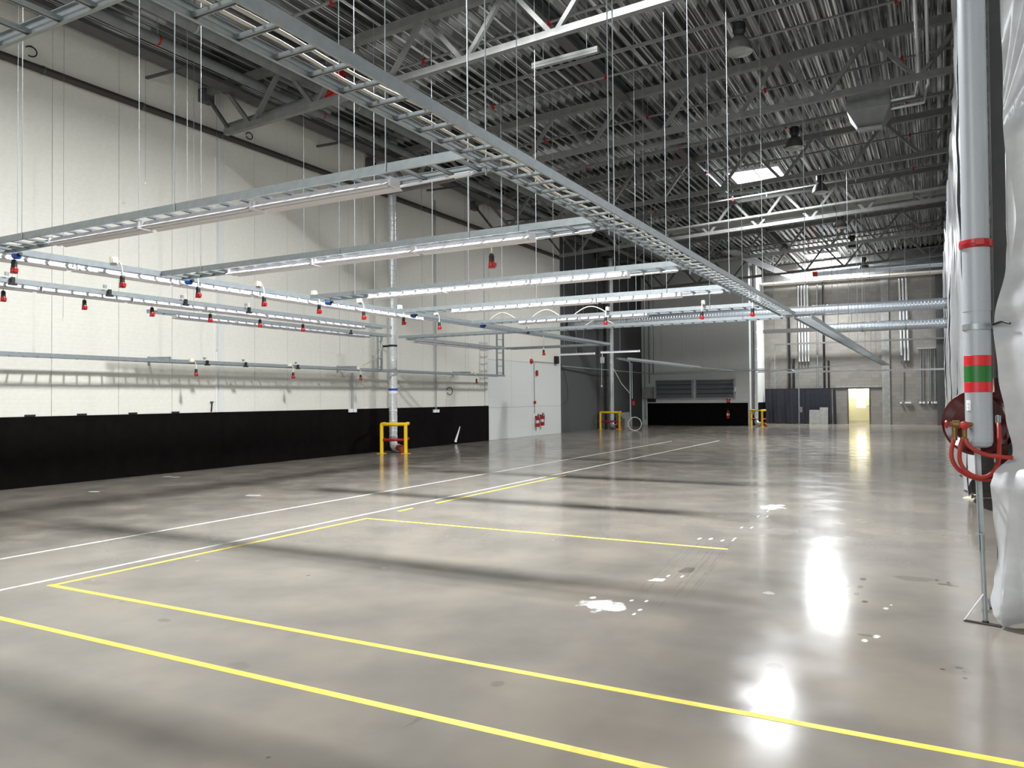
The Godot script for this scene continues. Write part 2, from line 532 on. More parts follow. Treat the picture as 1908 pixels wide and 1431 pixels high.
func skylights(energy: Array) -> void:
	for i in SKY_Z.size():
		var zc: float = SKY_Z[i]; var hz: float = SKY_HZ[i]; var up: float = SKY_UP[i]
		var y0 := deck_y(SKY_X)
		var t := Node3D.new()
		t.name = "window_%d" % (i + 1)
		t.position = Vector3(SKY_X, y0, zc)
		add_child(t)
		tag(t, ["bright roof skylight farthest away above the back wall", "bright rectangular roof skylight beside the third pendant lamp", "roof skylight above the nearer cross ladders, outside the picture", "roof skylight behind the viewer, outside the picture"][i], "", "", "structure")
		var c := S()
		for s in [-1.0, 1.0]:
			c.span(Vector3(SKY_X + s * SKY_HX, y0 - 0.06, zc - hz - 0.03), Vector3(SKY_X + s * (SKY_HX + 0.03), y0 + 0.42, zc + hz + 0.03))
			c.span(Vector3(SKY_X - SKY_HX, y0 - 0.06, zc + s * hz), Vector3(SKY_X + SKY_HX, y0 + 0.42, zc + s * (hz + 0.03)))
		part(t, "curb_frame", c, M.white)
		for a in 2:
			for b in 2:
				var x0 := SKY_X + (a - 1) * SKY_HX + 0.012; var z0 := zc + (b - 1) * hz + 0.012
				part(t, "pane", S().span(Vector3(x0, y0 + up + 0.02, z0), Vector3(x0 + SKY_HX - 0.024, y0 + up + 0.05, z0 + hz - 0.024)), M.glow)
		part(t, "glazing_bar", S().span(Vector3(SKY_X - SKY_HX, y0 + up, zc - 0.02), Vector3(SKY_X + SKY_HX, y0 + up + 0.05, zc + 0.02)).span(Vector3(SKY_X - 0.02, y0 + up, zc - hz), Vector3(SKY_X + 0.02, y0 + up + 0.05, zc + hz)), M.white)
		var l := AreaLight3D.new()
		l.name = "skylight_light"
		l.area_size = Vector2(SKY_HX * 2 - 0.06, hz * 2 - 0.06)
		l.light_energy = energy[i]
		l.light_color = Color(0.975, 0.99, 1.0)
		l.set("area_range", 70.0)
		l.shadow_enabled = true
		t.add_child(l)
		l.rotation_degrees = Vector3(-90, 0, 0)
		l.position = Vector3(0, up - 0.02, 0)

# ---------------------------------------------------------------- the shell
func deck_strip(sh: Shape, x0: float, x1: float, z0: float, z1: float) -> void:
	var pitch := 0.235
	var k0 := int(floor(x0 / pitch)) - 1
	var pts: Array = []
	for k in range(k0, int(ceil(x1 / pitch)) + 2):
		for q in [[0.0, 0.0], [0.035, 0.0], [0.045, 0.012], [0.055, 0.0], [0.09, 0.0], [0.12, 0.11], [0.205, 0.11]]:
			pts.append(Vector2(k * pitch + q[0], q[1]))
	for i in pts.size() - 1:
		var a: Vector2 = pts[i]; var b: Vector2 = pts[i + 1]
		if b.x <= x0 or a.x >= x1:
			continue
		var fa := clampf((x0 - a.x) / (b.x - a.x), 0.0, 1.0); var fb := clampf((x1 - a.x) / (b.x - a.x), 0.0, 1.0)
		var p := a.lerp(b, fa); var q := a.lerp(b, fb)
		p.y += deck_y(p.x); q.y += deck_y(q.x)
		var nn := Vector3(q.y - p.y, -(q.x - p.x), 0).normalized()
		sh.quad(Vector3(p.x, p.y, z0), Vector3(q.x, q.y, z0), Vector3(q.x, q.y, z1), Vector3(p.x, p.y, z1), nn)

func roof_strip(sh: Shape, x0: float, x1: float, z0: float, z1: float) -> void:
	sh.sweep(PackedVector2Array([Vector2(x0, deck_y(x0) + 0.15), Vector2(x1, deck_y(x1) + 0.15), Vector2(x1, deck_y(x1) + 0.4), Vector2(x0, deck_y(x0) + 0.4)]), Vector3(0, 0, z1), Vector3(0, 0, z0))

func hall() -> void:
	var zf := 14.0; var zb := -49.2
	# floor with the picture of its stains on the second uv
	var f := MeshInstance3D.new()
	f.name = "floor"
	var st := SurfaceTool.new()
	st.begin(Mesh.PRIMITIVE_TRIANGLES)
	var xs := [-16.2, ST_X0, ST_X0 + ST_W, 5.0]; var zs := [zb, ST_Z0, ST_Z0 + ST_D, zf]
	for i in 3:
		for j in 3:
			for k in [[0, 0], [1, 0], [1, 1], [0, 0], [1, 1], [0, 1]]:
				var x: float = xs[i + k[0]]; var z: float = zs[j + k[1]]
				st.set_normal(Vector3.UP)
				st.set_uv2(Vector2((x - ST_X0) / ST_W, (z - ST_Z0) / ST_D) if i == 1 and j == 1 else Vector2(0.0005, 0.0005))
				st.add_vertex(Vector3(x, 0, z))
	var body := S().span(Vector3(-16.2, -0.3, zb), Vector3(5.0, -0.002, zf))
	for i in range(0, body.v.size()):
		st.set_normal(body.n[i]); st.set_uv2(Vector2(0.0005, 0.0005)); st.add_vertex(body.v[i])
	f.mesh = st.commit(); f.material_override = M.floor
	add_child(f)
	tag(f, "polished grey brown concrete floor with stains and scuffs", "", "", "structure")
	# roof
	var ce := setting("ceiling", null, null, "dark corrugated galvanised steel roof deck")
	var sh := S(); var rs := S()
	deck_strip(sh, -16.2, SKY_X - SKY_HX, zb, zf); deck_strip(sh, SKY_X + SKY_HX, 5.0, zb, zf)
	roof_strip(rs, -16.2, SKY_X - SKY_HX, zb, zf); roof_strip(rs, SKY_X + SKY_HX, 5.0, zb, zf)
	var cuts: Array = [zb]
	for i in SKY_Z.size():
		cuts.append(SKY_Z[i] - SKY_HZ[i]); cuts.append(SKY_Z[i] + SKY_HZ[i])
	cuts.append(zf)
	for i in range(0, cuts.size(), 2):
		deck_strip(sh, SKY_X - SKY_HX, SKY_X + SKY_HX, cuts[i], cuts[i + 1])
		roof_strip(rs, SKY_X - SKY_HX, SKY_X + SKY_HX, cuts[i], cuts[i + 1])
	part(ce, "roof_deck", sh, M.deck)
	part(ce, "roof_slab", rs, M.slab)
	# left wall, upright panels
	var wl := setting("wall_left", null, null, "tall cream panel wall along the left of the hall")
	part(wl, "wall_core", S().span(Vector3(WALL - 0.4, 0, zb), Vector3(WALL - 0.09, 10.0, zf)), M.slab)
	var seams := [14.0, 12.4, 11.1, 9.8, 8.5, 7.2, 5.9, 4.6, 3.3, 2.0, 0.7, -0.6, -1.9, -3.3, -4.7, -6.1, -7.46, -8.86, -10.26, -11.55, -12.82, -13.95, -15.07, -16.3, -17.5, -18.7, -19.95, -21.2, -22.6, -24.05, -25.5]
	for i in seams.size() - 1:
		part(wl, "panel", S().span(Vector3(WALL - 0.1, 0, seams[i + 1] + 0.004), Vector3(WALL, 9.7, seams[i] - 0.004)), M.cream)
	for q in [[-25.5, -27.3], [-27.3, -29.15], [-29.15, -32.0]]:
		for h in [[0.0, 1.25], [1.25, 3.1], [3.1, 9.7]]:
			part(wl, "panel", S().span(Vector3(WALL - 0.1, h[0] + 0.004, q[1] + 0.004), Vector3(WALL, h[1] - 0.004, q[0] - 0.004)), M.pale if h[0] < 3.0 else M.cream)
	for q in [[-32.0, -34.5], [-34.5, -37.4], [-37.4, -40.3], [-40.3, STEP]]:
		part(wl, "panel", S().span(Vector3(WALL - 0.3, 0, q[1] + 0.004), Vector3(WALL - 0.22, 9.7, q[0] - 0.004)), M.pale)
	part(wl, "return_trim", S().span(Vector3(WALL - 0.3, 0, -32.06), Vector3(WALL + 0.012, 9.0, -31.98)), M.paint_dark)
	# dark kick boards
	var kb := setting("baseboard_left", null, null, "dark brown kick boards along the foot of the left wall")
	var ks := [14.0, 11.0, 8.0, 5.0, 2.0, -1.0, -4.0, -7.0, -9.95, -12.9, -15.9, -18.9, -22.2, -25.48]
	for i in ks.size() - 1:
		part(kb, "board", S().span(Vector3(WALL, 0.0, ks[i + 1] + 0.002), Vector3(WALL + 0.022, 1.325, ks[i] - 0.002)), M.kick)
	# white cover strip and column covers
	setting("trim_1", S().span(Vector3(WALL, 1.33, -12.77), Vector3(WALL + 0.03, 7.4, -12.73)), M.white, "narrow white cover strip running up the cream wall")
	setting("trim_2", S().span(Vector3(WALL, 1.33, -12.99), Vector3(WALL + 0.012, 9.0, -12.86)), M.pale, "pale column cover next to the white strip on the cream wall")
	setting("trim_3", S().span(Vector3(WALL, 0.0, -18.55), Vector3(WALL + 0.02, 9.0, -18.15)), M.cream, "cream column cover behind the nearest silver downpipe")
	setting("trim_4", S().span(Vector3(WALL, 1.33, -25.38), Vector3(WALL + 0.03, 9.0, -25.2)), M.pale, "grey edge strip where the dark kick boards end")
	setting("trim_5", S().span(Vector3(WALL - 0.25, 0.0, -38.1), Vector3(WALL + 0.05, 9.0, -37.5)), M.paint_dark, "dark steel column on the shaded wall by the second downpipe")
	# wall block in the far left corner
	var ws := setting("wall_far_left", null, null, "pale wall block facing the viewer in the far left corner")
	part(ws, "wall_core", S().span(Vector3(WALL - 0.3, 0, BACK - 0.1), Vector3(-8.95, 9.7, STEP - 0.02)), M.pale)
	var fx := [-15.1, -13.9, -12.7, -11.5, -10.3, -8.95]
	for i in 5:
		for h in [[0.0, 5.55], [5.55, 9.7]]:
			part(ws, "panel", S().span(Vector3(fx[i] + 0.004, h[0] + 0.004, STEP - 0.02), Vector3(fx[i + 1] - 0.004, h[1] - 0.004, STEP)), M.pale)
	var kf := setting("baseboard_far_left", null, null, "dark kick boards below the two louvres on the far corner wall")
	for q in [[-14.75, -12.85], [-12.85, -10.95], [-10.95, -9.05]]:
		part(kf, "board", S().span(Vector3(q[0] + 0.002, 0, STEP), Vector3(q[1] - 0.002, 1.26, STEP + 0.022)), M.kick)
	setting("baseboard_far_side", S().span(Vector3(-8.95, 0, BACK), Vector3(-8.93, 1.26, STEP - 0.6)), M.kick, "dark kick board round the corner behind the far yellow guard")
	# back wall with its doorway
	var bw := setting("wall_back", null, null, "grey concrete block wall closing the far end")
	var dx0 := -4.44; var dx1 := -3.28; var dh := 2.04
	part(bw, "masonry", S().span(Vector3(-8.95, 0, BACK - 0.3), Vector3(dx0, 9.9, BACK)).span(Vector3(dx1, 0, BACK - 0.3), Vector3(5.0, 9.9, BACK)).span(Vector3(dx0, dh, BACK - 0.3), Vector3(dx1, 9.9, BACK)), M.block)
	part(bw, "pilaster", S().span(Vector3(-2.66, 0, BACK), Vector3(-2.27, 9.3, BACK + 0.06)), M.concrete)
	part(bw, "lintel", S().span(Vector3(-5.05, 2.06, BACK), Vector3(-2.68, 2.17, BACK + 0.05)), M.concrete)
	part(bw, "edge_beam", S().span(Vector3(-8.95, 8.25, BACK), Vector3(5.0, 9.55, BACK + 0.5)), M.paint_dark)
	part(bw, "corner_column", S().span(Vector3(0.0, 0, BACK), Vector3(0.42, 9.5, BACK + 0.3)), M.paint_dark)
	# lobby behind the doorway
	var lb := setting("wall_lobby", null, null, "small bright cream lobby seen through the far doorway")
	var lz := BACK - 0.3; var le := BACK - 1.5
	part(lb, "side_wall", S().span(Vector3(dx0 - 0.5, 0, le), Vector3(dx0 - 0.4, 2.5, lz)), M.door)
	part(lb, "side_wall", S().span(Vector3(dx1 + 0.4, 0, le), Vector3(dx1 + 0.5, 2.5, lz)), M.door)
	part(lb, "end_wall", S().span(Vector3(dx0 - 0.5, 0, le - 0.1), Vector3(dx1 + 0.5, 2.5, le)), M.door)
	part(lb, "lobby_ceiling", S().span(Vector3(dx0 - 0.5, 2.5, le - 0.1), Vector3(dx1 + 0.5, 2.6, lz)), M.door)
	var d := setting("door_1", null, null, "cream door with a tall glass pane in the far block wall")
	var jam := S()
	for x in [dx0 + 0.02, dx1 - 0.02]:
		jam.box(Vector3(x, dh * 0.5, BACK - 0.1), Vector3(0.05, dh, 0.26))
	jam.box(Vector3((dx0 + dx1) * 0.5, dh - 0.02, BACK - 0.1), Vector3(dx1 - dx0, 0.05, 0.26))
	part(d, "door_frame", jam, M.paint_dark)
	var lf := S()
	var zl := BACK - 0.62
	for q in [[-4.44, -4.03, 0.0, 2.2], [-3.56, -3.25, 0.0, 2.2], [-4.03, -3.56, 0.0, 0.92], [-4.03, -3.56, 1.97, 2.2]]:
		lf.span(Vector3(q[0], q[2] + 0.01, zl - 0.04), Vector3(q[1], q[3], zl))
	part(d, "door_leaf", lf, M.door)
	part(d, "door_pane", S().span(Vector3(-4.03, 0.92, zl - 0.03), Vector3(-3.56, 1.97, zl - 0.01)), M.lit_pane)
	part(d, "kick_rail", S().span(Vector3(-4.36, 0.20, zl), Vector3(-3.33, 0.22, zl + 0.01)), M.box_cream)
	part(d, "door_handle", S().box(Vector3(-3.4, 1.02, zl + 0.03), Vector3(0.12, 0.025, 0.03)), M.galv)
	var lamp := thing("lobby_ceiling_light", "small ceiling light inside the bright lobby doorway", "light", "", Vector3(-3.86, 2.5, BACK - 0.46))
	part(lamp, "lamp_housing", S().box(Vector3(-3.86, 2.475, BACK - 0.46), Vector3(0.9, 0.05, 0.22)), M.white)
	part(lamp, "lamp_diffuser", S().box(Vector3(-3.86, 2.445, BACK - 0.46), Vector3(0.86, 0.015, 0.18)), M.lit_pane)
	var al := AreaLight3D.new()
	al.name = "lobby_light"
	al.area_size = Vector2(0.86, 0.18); al.light_energy = 9.0; al.light_color = Color(1.0, 0.97, 0.86); al.shadow_enabled = true
	lamp.add_child(al)
	al.rotation_degrees = Vector3(-90, 0, 0); al.position = Vector3(0, -0.07, 0)
	# walls outside the picture
	setting("wall_right", S().span(Vector3(2.6, 0, zb), Vector3(2.9, 10.0, zf)), M.pale, "grey wall behind the silver curtain")
	setting("wall_front", S().span(Vector3(-16.2, 0, zf), Vector3(5.0, 10.0, zf + 0.3)), M.cream, "cream wall behind the viewer")

# ---------------------------------------------------------------- roof steel
func roof_steel() -> void:
	var proto: Node3D
	var names := ["nearest", "second nearest", "third nearest", "fourth nearest", "fifth nearest", "farthest"]
	for i in 6:
		var z := -12.4 - 6.0 * i
		var lab: String = "%s grey lattice roof truss spanning the hall under the deck" % names[i]
		if i > 0:
			copy(proto, "roof_truss", lab, Vector3(-14.9, 8.2, z), "lattice roof trusses")
			continue
		var t := thing("roof_truss", lab, "truss", "lattice roof trusses", Vector3(-14.9, 8.2, z))
		proto = t
		part(t, "bottom_chord", S().bar(Vector3(-14.25, low_y(-14.25), z), Vector3(2.5, low_y(2.5), z), 0.13, 0.13), M.paint)
		part(t, "top_chord", S().bar(Vector3(-14.95, top_y(-14.95), z), Vector3(2.5, top_y(2.5), z), 0.16, 0.17), M.paint)
		for k in 8:
			var xb := -0.25 - 1.88 * k
			for s in [-0.94, 0.94]:
				var a := Vector3(xb + s * 0.08, low_y(xb) + 0.05, z); var b := Vector3(xb + s * 0.93, top_y(xb + s) - 0.06, z)
				part(t, "diagonal", S().bar(a, b, 0.085, 0.085, Vector3(0, 0, 1)), M.paint)
		part(t, "diagonal", S().bar(Vector3(-14.1, low_y(-14.1), z), Vector3(-14.9, 8.75, z), 0.07, 0.07, Vector3(0, 0, 1)), M.paint_dark)
		part(t, "bearing_plate", S().box(Vector3(-14.9, 8.72, z), Vector3(0.2, 0.3, 0.3)), M.paint_dark)
	var bm := S()
	for q in [[0.0, 0.26, 0.03], [0.24, 0.26, 0.03], [0.12, 0.02, 0.24]]:
		bm.box(Vector3(-6.75, deck_y(-6.75) - 0.02 - q[0], -27.0), Vector3(q[1], q[2], 40.0))
	single("roof_beam", bm, M.paint_dark, "dark steel beam running the length of the hall under the deck", "beam", "", Vector3(-6.75, 9.2, -27))
	# steel column behind the big pipe
	var c := thing("steel_column", "dark grey steel column right behind the striped pipe", "column", "", Vector3(0.417, 0, -6.92))
	var cs := S()
	cs.span(Vector3(0.384, 0, -6.85), Vector3(0.482, 9.3, -6.83)).span(Vector3(0.384, 0, -7.02), Vector3(0.482, 9.3, -7.0)).span(Vector3(0.41, 0, -7.0), Vector3(0.424, 9.3, -6.85))
	part(c, "shaft", cs, M.paint_dark)
	part(c, "base_plate", S().box(Vector3(0.417, 0.01, -6.925), Vector3(0.2, 0.02, 0.26)), M.paint_dark)

# ---------------------------------------------------------------- cable ladders and what they carry
func rail_profile(s: float) -> PackedVector2Array:
	var p := PackedVector2Array([Vector2(0, 0), Vector2(0.02, 0), Vector2(0.02, 0.004), Vector2(0.004, 0.004), Vector2(0.004, 0.030), Vector2(0.009, 0.036), Vector2(0.004, 0.042), Vector2(0.004, 0.068), Vector2(0.02, 0.068), Vector2(0.02, 0.072), Vector2(0, 0.072)])
	if s < 0.0:
		for i in p.size():
			p[i].x = -p[i].x
	return p

func rung_mesh(width: float) -> Mesh:
	var key := "rung%.3f" % width
	if not shared.has(key):
		var h := width * 0.5 - 0.004
		var sh := S()
		var pr := PackedVector2Array([Vector2(-0.013, 0.0), Vector2(-0.007, 0.0), Vector2(-0.007, 0.006), Vector2(0.007, 0.006), Vector2(0.007, 0.0), Vector2(0.013, 0.0), Vector2(0.016, 0.004), Vector2(0.016, 0.022), Vector2(-0.016, 0.022), Vector2(-0.016, 0.004)])
		sh.sweep(pr, Vector3(-h, 0, 0), Vector3(h, 0, 0))
		shared[key] = sh.mesh()
	return shared[key]

# a and b: middle of the underside at both ends
func ladder(label: String, a: Vector3, b: Vector3, width: float, m: Material, first := 0.12, step := 0.25, group := "", called := "cable_ladder") -> Node3D:
	var t := thing(called, label, "cable ladder", group, a)
	var d := (b - a).normalized()
	var up := Vector3.UP if absf(d.y) < 0.9 else Vector3.RIGHT
	var s := d.cross(up).normalized(); var u := s.cross(d)
	for g in [-1.0, 1.0]:
		part(t, "side_rail", S().sweep(rail_profile(-g), a + s * g * width * 0.5, b + s * g * width * 0.5, up), m)
	var n := int((a.distance_to(b) - first) / step) + 1
	for k in n:
		piece(t, "rung", rung_mesh(width), m, Transform3D(Basis(s, u, -d), d * (first + step * k) + u * 0.012))
	return t

func fitting_proto() -> Node3D:
	# a twin tube batten, 1.5 m along x, its top at y 0
	var t := Node3D.new()
	t.name = "batten_pattern"
	var body := S().sweep(PackedVector2Array([Vector2(-0.03, 0), Vector2(0.03, 0), Vector2(0.034, -0.045), Vector2(-0.034, -0.045)]), Vector3(-0.73, 0, 0), Vector3(0.73, 0, 0))
	var wing := S()
	for g in [-1.0, 1.0]:
		wing.sweep(PackedVector2Array([Vector2(g * 0.03, -0.028), Vector2(g * 0.115, -0.07), Vector2(g * 0.115, -0.075), Vector2(g * 0.03, -0.032)]), Vector3(-0.73, 0, 0), Vector3(0.73, 0, 0))
	for q in [["lamp_body", body, M.white], ["reflector", wing, M.white]]:
		var o := MeshInstance3D.new(); o.name = q[0]; o.mesh = q[1].mesh(); o.material_override = q[2]; t.add_child(o)
	for g in [-1.0, 1.0]:
		var o := MeshInstance3D.new(); o.name = "lamp_tube"; o.material_override = M.tube
		o.mesh = S().tube(PackedVector3Array([Vector3(-0.7, -0.062, g * 0.036), Vector3(0.7, -0.062, g * 0.036)]), 0.013, 8).mesh()
		t.add_child(o, true)
		o = MeshInstance3D.new(); o.name = "end_cap"; o.material_override = M.white
		o.mesh = S().box(Vector3(g * 0.735, -0.035, 0), Vector3(0.02, 0.07, 0.13)).mesh()
		t.add_child(o, true)
	return t

var batten: Node3D
func fitting(label: String, at: Vector3, along_z := false, group := "fluorescent battens under the ladders") -> void:
	if batten == null:
		batten = fitting_proto()
	var c: Node3D = batten.duplicate()
	c.name = numbered("fluorescent_batten")
	add_child(c)
	c.position = at
	c.rotation.y = PI * 0.5 if along_z else 0.0
	tag(c, label, "light fitting", group)

func rod(label: String, x: float, y0: float, z: float, r := 0.0048, group := "steel hanger rods") -> void:
	var y1 := deck_y(x) + 0.16
	var sh := S().tube(PackedVector3Array([Vector3(x, y0, z), Vector3(x, y1, z)]), r, 6)
	for h in [y0 + 0.02, y0 + (y1 - y0) * 0.43]:
		sh.tube(PackedVector3Array([Vector3(x, h, z), Vector3(x, h + 0.05, z)]), r * 1.6, 6)
	single("hanger_rod", sh, M.galv, label, "hanger rod", group, Vector3(x, y0, z))

const CROSS := [-4.70, -7.07, -9.98, -12.5, -15.25, -17.75]

func ladders() -> void:
	# the long ladder towards the far end, in two lengths
	ladder("long galvanised cable ladder running from above the viewer into the hall", Vector3(-2.79, TRAY, -0.1), Vector3(-2.79, TRAY, -17.5), 0.32, M.galv, 0.03)
	ladder("far length of the long cable ladder reaching the back wall", Vector3(-2.34, 3.16, -16.4), Vector3(-2.34, 3.16, -45.0), 0.34, M.galv)
	single("splice_plate", S().bar(Vector3(-2.75, 3.33, -17.2), Vector3(-2.2, 3.33, -17.2), 0.16, 0.012), M.galv, "bent splice plate joining both lengths of the long ladder", "bracket", "", Vector3(-2.5, 3.33, -17.2))
	for i in 2:
		var p := PackedVector3Array()
		for k in 60:
			var z := -1.2 - k * 0.265
			p.append(Vector3(-2.84 + 0.09 * i + 0.025 * sin(k * 0.55 + i * 1.7) + 0.02 * sin(k * 1.3 + i), TRAY + 0.05 + 0.008 * sin(k * 0.9 + i * 2.0), z))
		single("white_cable", S().tube(p, 0.009, 6), M.cable, "%s white cable lying along the long ladder" % ["left", "right"][i], "cable", "cables on the long ladder", p[0])
	# ladders across
	ladder("cable ladder crossing the upper left corner of the picture", Vector3(-9.6, TRAY, -1.93), Vector3(-2.95, TRAY, -1.93), 0.36, M.galv, 0.1)
	for i in CROSS.size():
		var z: float = CROSS[i] - 0.19
		var x0 := -9.42 if i < 5 else -13.4
		ladder("%s cross ladder from the viewer, between long ladder and left collector" % ORD[i], Vector3(x0, TRAY, z), Vector3(-2.95, TRAY, z), 0.37, M.galv, 0.12, 0.25, "cross ladders")
	# the collectors along the left
	ladder("collector ladder joining the left ends of the cross ladders", Vector3(-9.6, TRAY, -1.5), Vector3(-9.6, TRAY, -23.9), 0.38, M.galv)
	ladder("ladder parallel to the left wall with black clamps, second from the wall", Vector3(-11.9, TRAY, 2.0), Vector3(-11.9, TRAY, -15.3), 0.32, M.galv)
	ladder("short ladder near the cream wall whose cut end shows in front of the white strip", Vector3(-13.45, TRAY, -9.9), Vector3(-13.45, TRAY, -17.3), 0.32, M.galv)
	ladder("low ladder on wall brackets along the left wall", Vector3(-14.46, 2.42, 3.0), Vector3(-14.46, 2.42, -25.55), 0.32, M.galv)
	ladder("ladder from the cream wall bay towards the white wall, beyond the nearest downpipe", Vector3(-13.45, TRAY, -18.4), Vector3(-13.45, TRAY, -24.0), 0.3, M.galv)
	ladder("short cross ladder in front of the white wall", Vector3(-13.3, TRAY, -24.05), Vector3(-9.6, TRAY, -24.05), 0.3, M.galv)
	ladder("upright ladder beside the nearest silver downpipe", Vector3(-14.3, 2.44, -18.0), Vector3(-14.3, 3.42, -18.0), 0.2, M.galv, 0.1, 0.25)
	ladder("upright ladder at the far end of the low wall ladder", Vector3(-14.4, 2.46, -25.3), Vector3(-14.4, 4.1, -25.3), 0.5, M.galv, 0.1, 0.25)
	ladder("far ladder running on from the collector towards the back", Vector3(-9.0, 2.84, -24.0), Vector3(-9.0, 2.84, -33.0), 0.32, M.galv)
	# wall brackets of the low ladder
	var bp: Node3D
	for k in 3:
		var z := -10.96 - 6.04 * k
		var lab := "%s wall bracket from the left carrying the low ladder on the cream wall" % ORD[k]
		if k == 0:
			bp = thing("wall_bracket", lab, "bracket", "brackets of the low ladder", Vector3(WALL, 2.42, z))
			part(bp, "arm", S().bar(Vector3(WALL, 2.54, z), Vector3(-14.28, 2.52, z), 0.03, 0.04), M.galv)
			part(bp, "wall_plate", S().box(Vector3(WALL + 0.008, 2.47, z), Vector3(0.016, 0.2, 0.05)), M.galv)
			part(bp, "hook", S().bar(Vector3(-14.29, 2.53, z), Vector3(-14.29, 2.42, z), 0.03, 0.02), M.galv)
		else:
			copy(bp, "wall_bracket", lab, Vector3(WALL, 2.42, z), "brackets of the low ladder")
	# lamps under the ladders
	var rowname := ["first", "second", "third", "fourth", "fifth"]
	var zo := [-4.89, -7.26, -10.17, -12.69, -15.44]
	for i in 5:
		for k in 3:
			if i == 4 and k == 2: continue
			fitting("%s white twin batten from the left under the %s cross ladder" % [ORD[k], rowname[i]], Vector3(-7.5 + 1.52 * k, TRAY + 0.012, zo[i]))
	for k in 6:
		fitting("%s white batten from the left under the collector ladder" % ORD[k], Vector3(-9.62, TRAY + 0.012, -5.2 - 1.52 * k), true, "battens under the collector")
	for k in 6:
		fitting("%s batten from the left under the ladder with black clamps" % ORD[k], Vector3(-11.95, TRAY + 0.012, -6.1 - 1.52 * k), true, "battens under the clamped ladder")
	for k in 4:
		fitting("%s batten from the viewer under the short ladder near the wall" % ORD[k], Vector3(-13.5, TRAY + 0.012, -11.2 - 1.52 * k), true, "battens under the short ladder")
	for k in 3:
		fitting("%s batten under the ladder beyond the nearest downpipe" % ORD[k], Vector3(-13.45, TRAY + 0.012, -19.3 - 1.52 * k), true, "battens beyond the downpipe")
	fitting("far batten hanging before the white wall, left one", Vector3(-12.0, 3.30, -27.0)); fitting("far batten hanging before the dark bay, right one", Vector3(-10.2, 3.32, -26.9))
	for q in [[-12.0, -27.0, 3.29, "left"], [-10.2, -26.9, 3.31, "right"]]:
		rod("thin hanger rod holding the %s of the two far battens" % q[3], q[0], q[2], q[1])
	# white conduits that run on from the battens
	for i in 4:
		var z: float = zo[i] - 0.1
		var c := thing("conduit", "white conduit feeding the battens under the %s cross ladder" % rowname[i], "conduit", "conduits under the cross ladders", Vector3(-3.7, TRAY - 0.02, z))
		part(c, "pipe", S().tube(PackedVector3Array([Vector3(-3.8, TRAY - 0.03, z), Vector3(-3.05, TRAY - 0.02, z)]), 0.012, 8), M.white)
		part(c, "coupling", S().tube(PackedVector3Array([Vector3(-3.22, TRAY - 0.022, z), Vector3(-3.08, TRAY - 0.02, z)]), 0.02, 8), M.white)
	# hanger rods
	var xs := [[-8.5, -6.07, -3.66], [-8.6, -6.2, -4.39, -3.79], [-8.42, -6.21, -3.85], [-8.6, -6.33, -3.91], [-8.6, -5.42, -3.9], [-8.5, -6.1, -3.8]]
	for i in 6:
		for k in xs[i].size():
			rod("%s thin hanger rod from the left holding the %s cross ladder" % [ORD[k], ORD[i]], xs[i][k], TRAY, CROSS[i])
	var mz := [-5.0, -7.5, -10.5, -12.8, -15.6]
	for k in 5:
		rod("%s hanger rod from the viewer on the long ladder" % ORD[k], -2.95, TRAY - 0.05, mz[k], 0.006)
	rod("hanger rod with a free lower end beside the long ladder", -2.7, 3.05, -7.0, 0.006)
	for k in 8:
		rod("%s hanger rod on the far length of the long ladder" % ORD[k], -2.5, 3.15, -18.0 - 3.2 * k, 0.007)
	for k in 3:
		rod("%s hanger rod from the left on the ladder with black clamps" % ORD[k], -12.05, TRAY, -6.6 - 3.0 * k)
	for k in 4:
		rod("%s hanger rod from the viewer on the collector ladder" % ORD[k], -9.79, TRAY, -7.0 - 5.2 * k)
	var wy := [6.1, 3.15, 2.75, 2.85, 2.6]
	var wz := [-10.3, -8.6, -12.1, -16.2, -22.6]
	for k in 5:
		var p := Vector3(-14.2, wy[k], wz[k])
		var w := thing("hanging_wire", "%s thin wire with a white tip hanging before the cream wall" % ORD[k], "wire", "wires before the cream wall", p)
		part(w, "wire", S().tube(PackedVector3Array([p, Vector3(p.x, deck_y(p.x) + 0.16, p.z)]), 0.003, 5), M.paint)
		part(w, "tip", S().lathe([Vector2(0, -0.05), Vector2(0.012, -0.045), Vector2(0.012, 0.0), Vector2(0, 0.01)], Transform3D(Basis(), p), 8), M.white)
	for q in [[-13.6, -11.0, "near end of the short ladder near the wall"], [-13.6, -15.5, "far end of the short ladder near the wall"], [-13.6, -19.2, "near end of the ladder beyond the downpipe"], [-13.6, -23.2, "far end of the ladder beyond the downpipe"], [-9.16, -27.5, "far ladder running on from the collector"], [-11.2, -24.2, "short cross ladder before the white wall"]]:
		rod("thin hanger rod at the " + q[2] if q[2].begins_with("near") or q[2].begins_with("far end") else "thin hanger rod on the " + q[2], q[0], TRAY if q[0] != -9.16 else 2.84, q[1])
	for q in [[-9.0, -8.3, -15.35, "left"], [-7.9, -7.2, -15.35, "second"], [-6.85, -6.08, -15.3, "third"], [-7.7, -6.9, -17.85, "lower"]]:
		var p := PackedVector3Array()
		for k in 13:
			var u := k / 12.0
			p.append(Vector3(lerpf(q[0], q[1], u), TRAY + 0.06 + 0.16 * sin(u * PI), q[2]))
		single("white_cable", S().tube(p, 0.012, 6), M.cable, "%s arched loop of white cable rising from the far cross ladders" % q[3], "cable", "arched cables", p[0])
	# clamps on the ladders
	var cp: Node3D
	var nn := 0
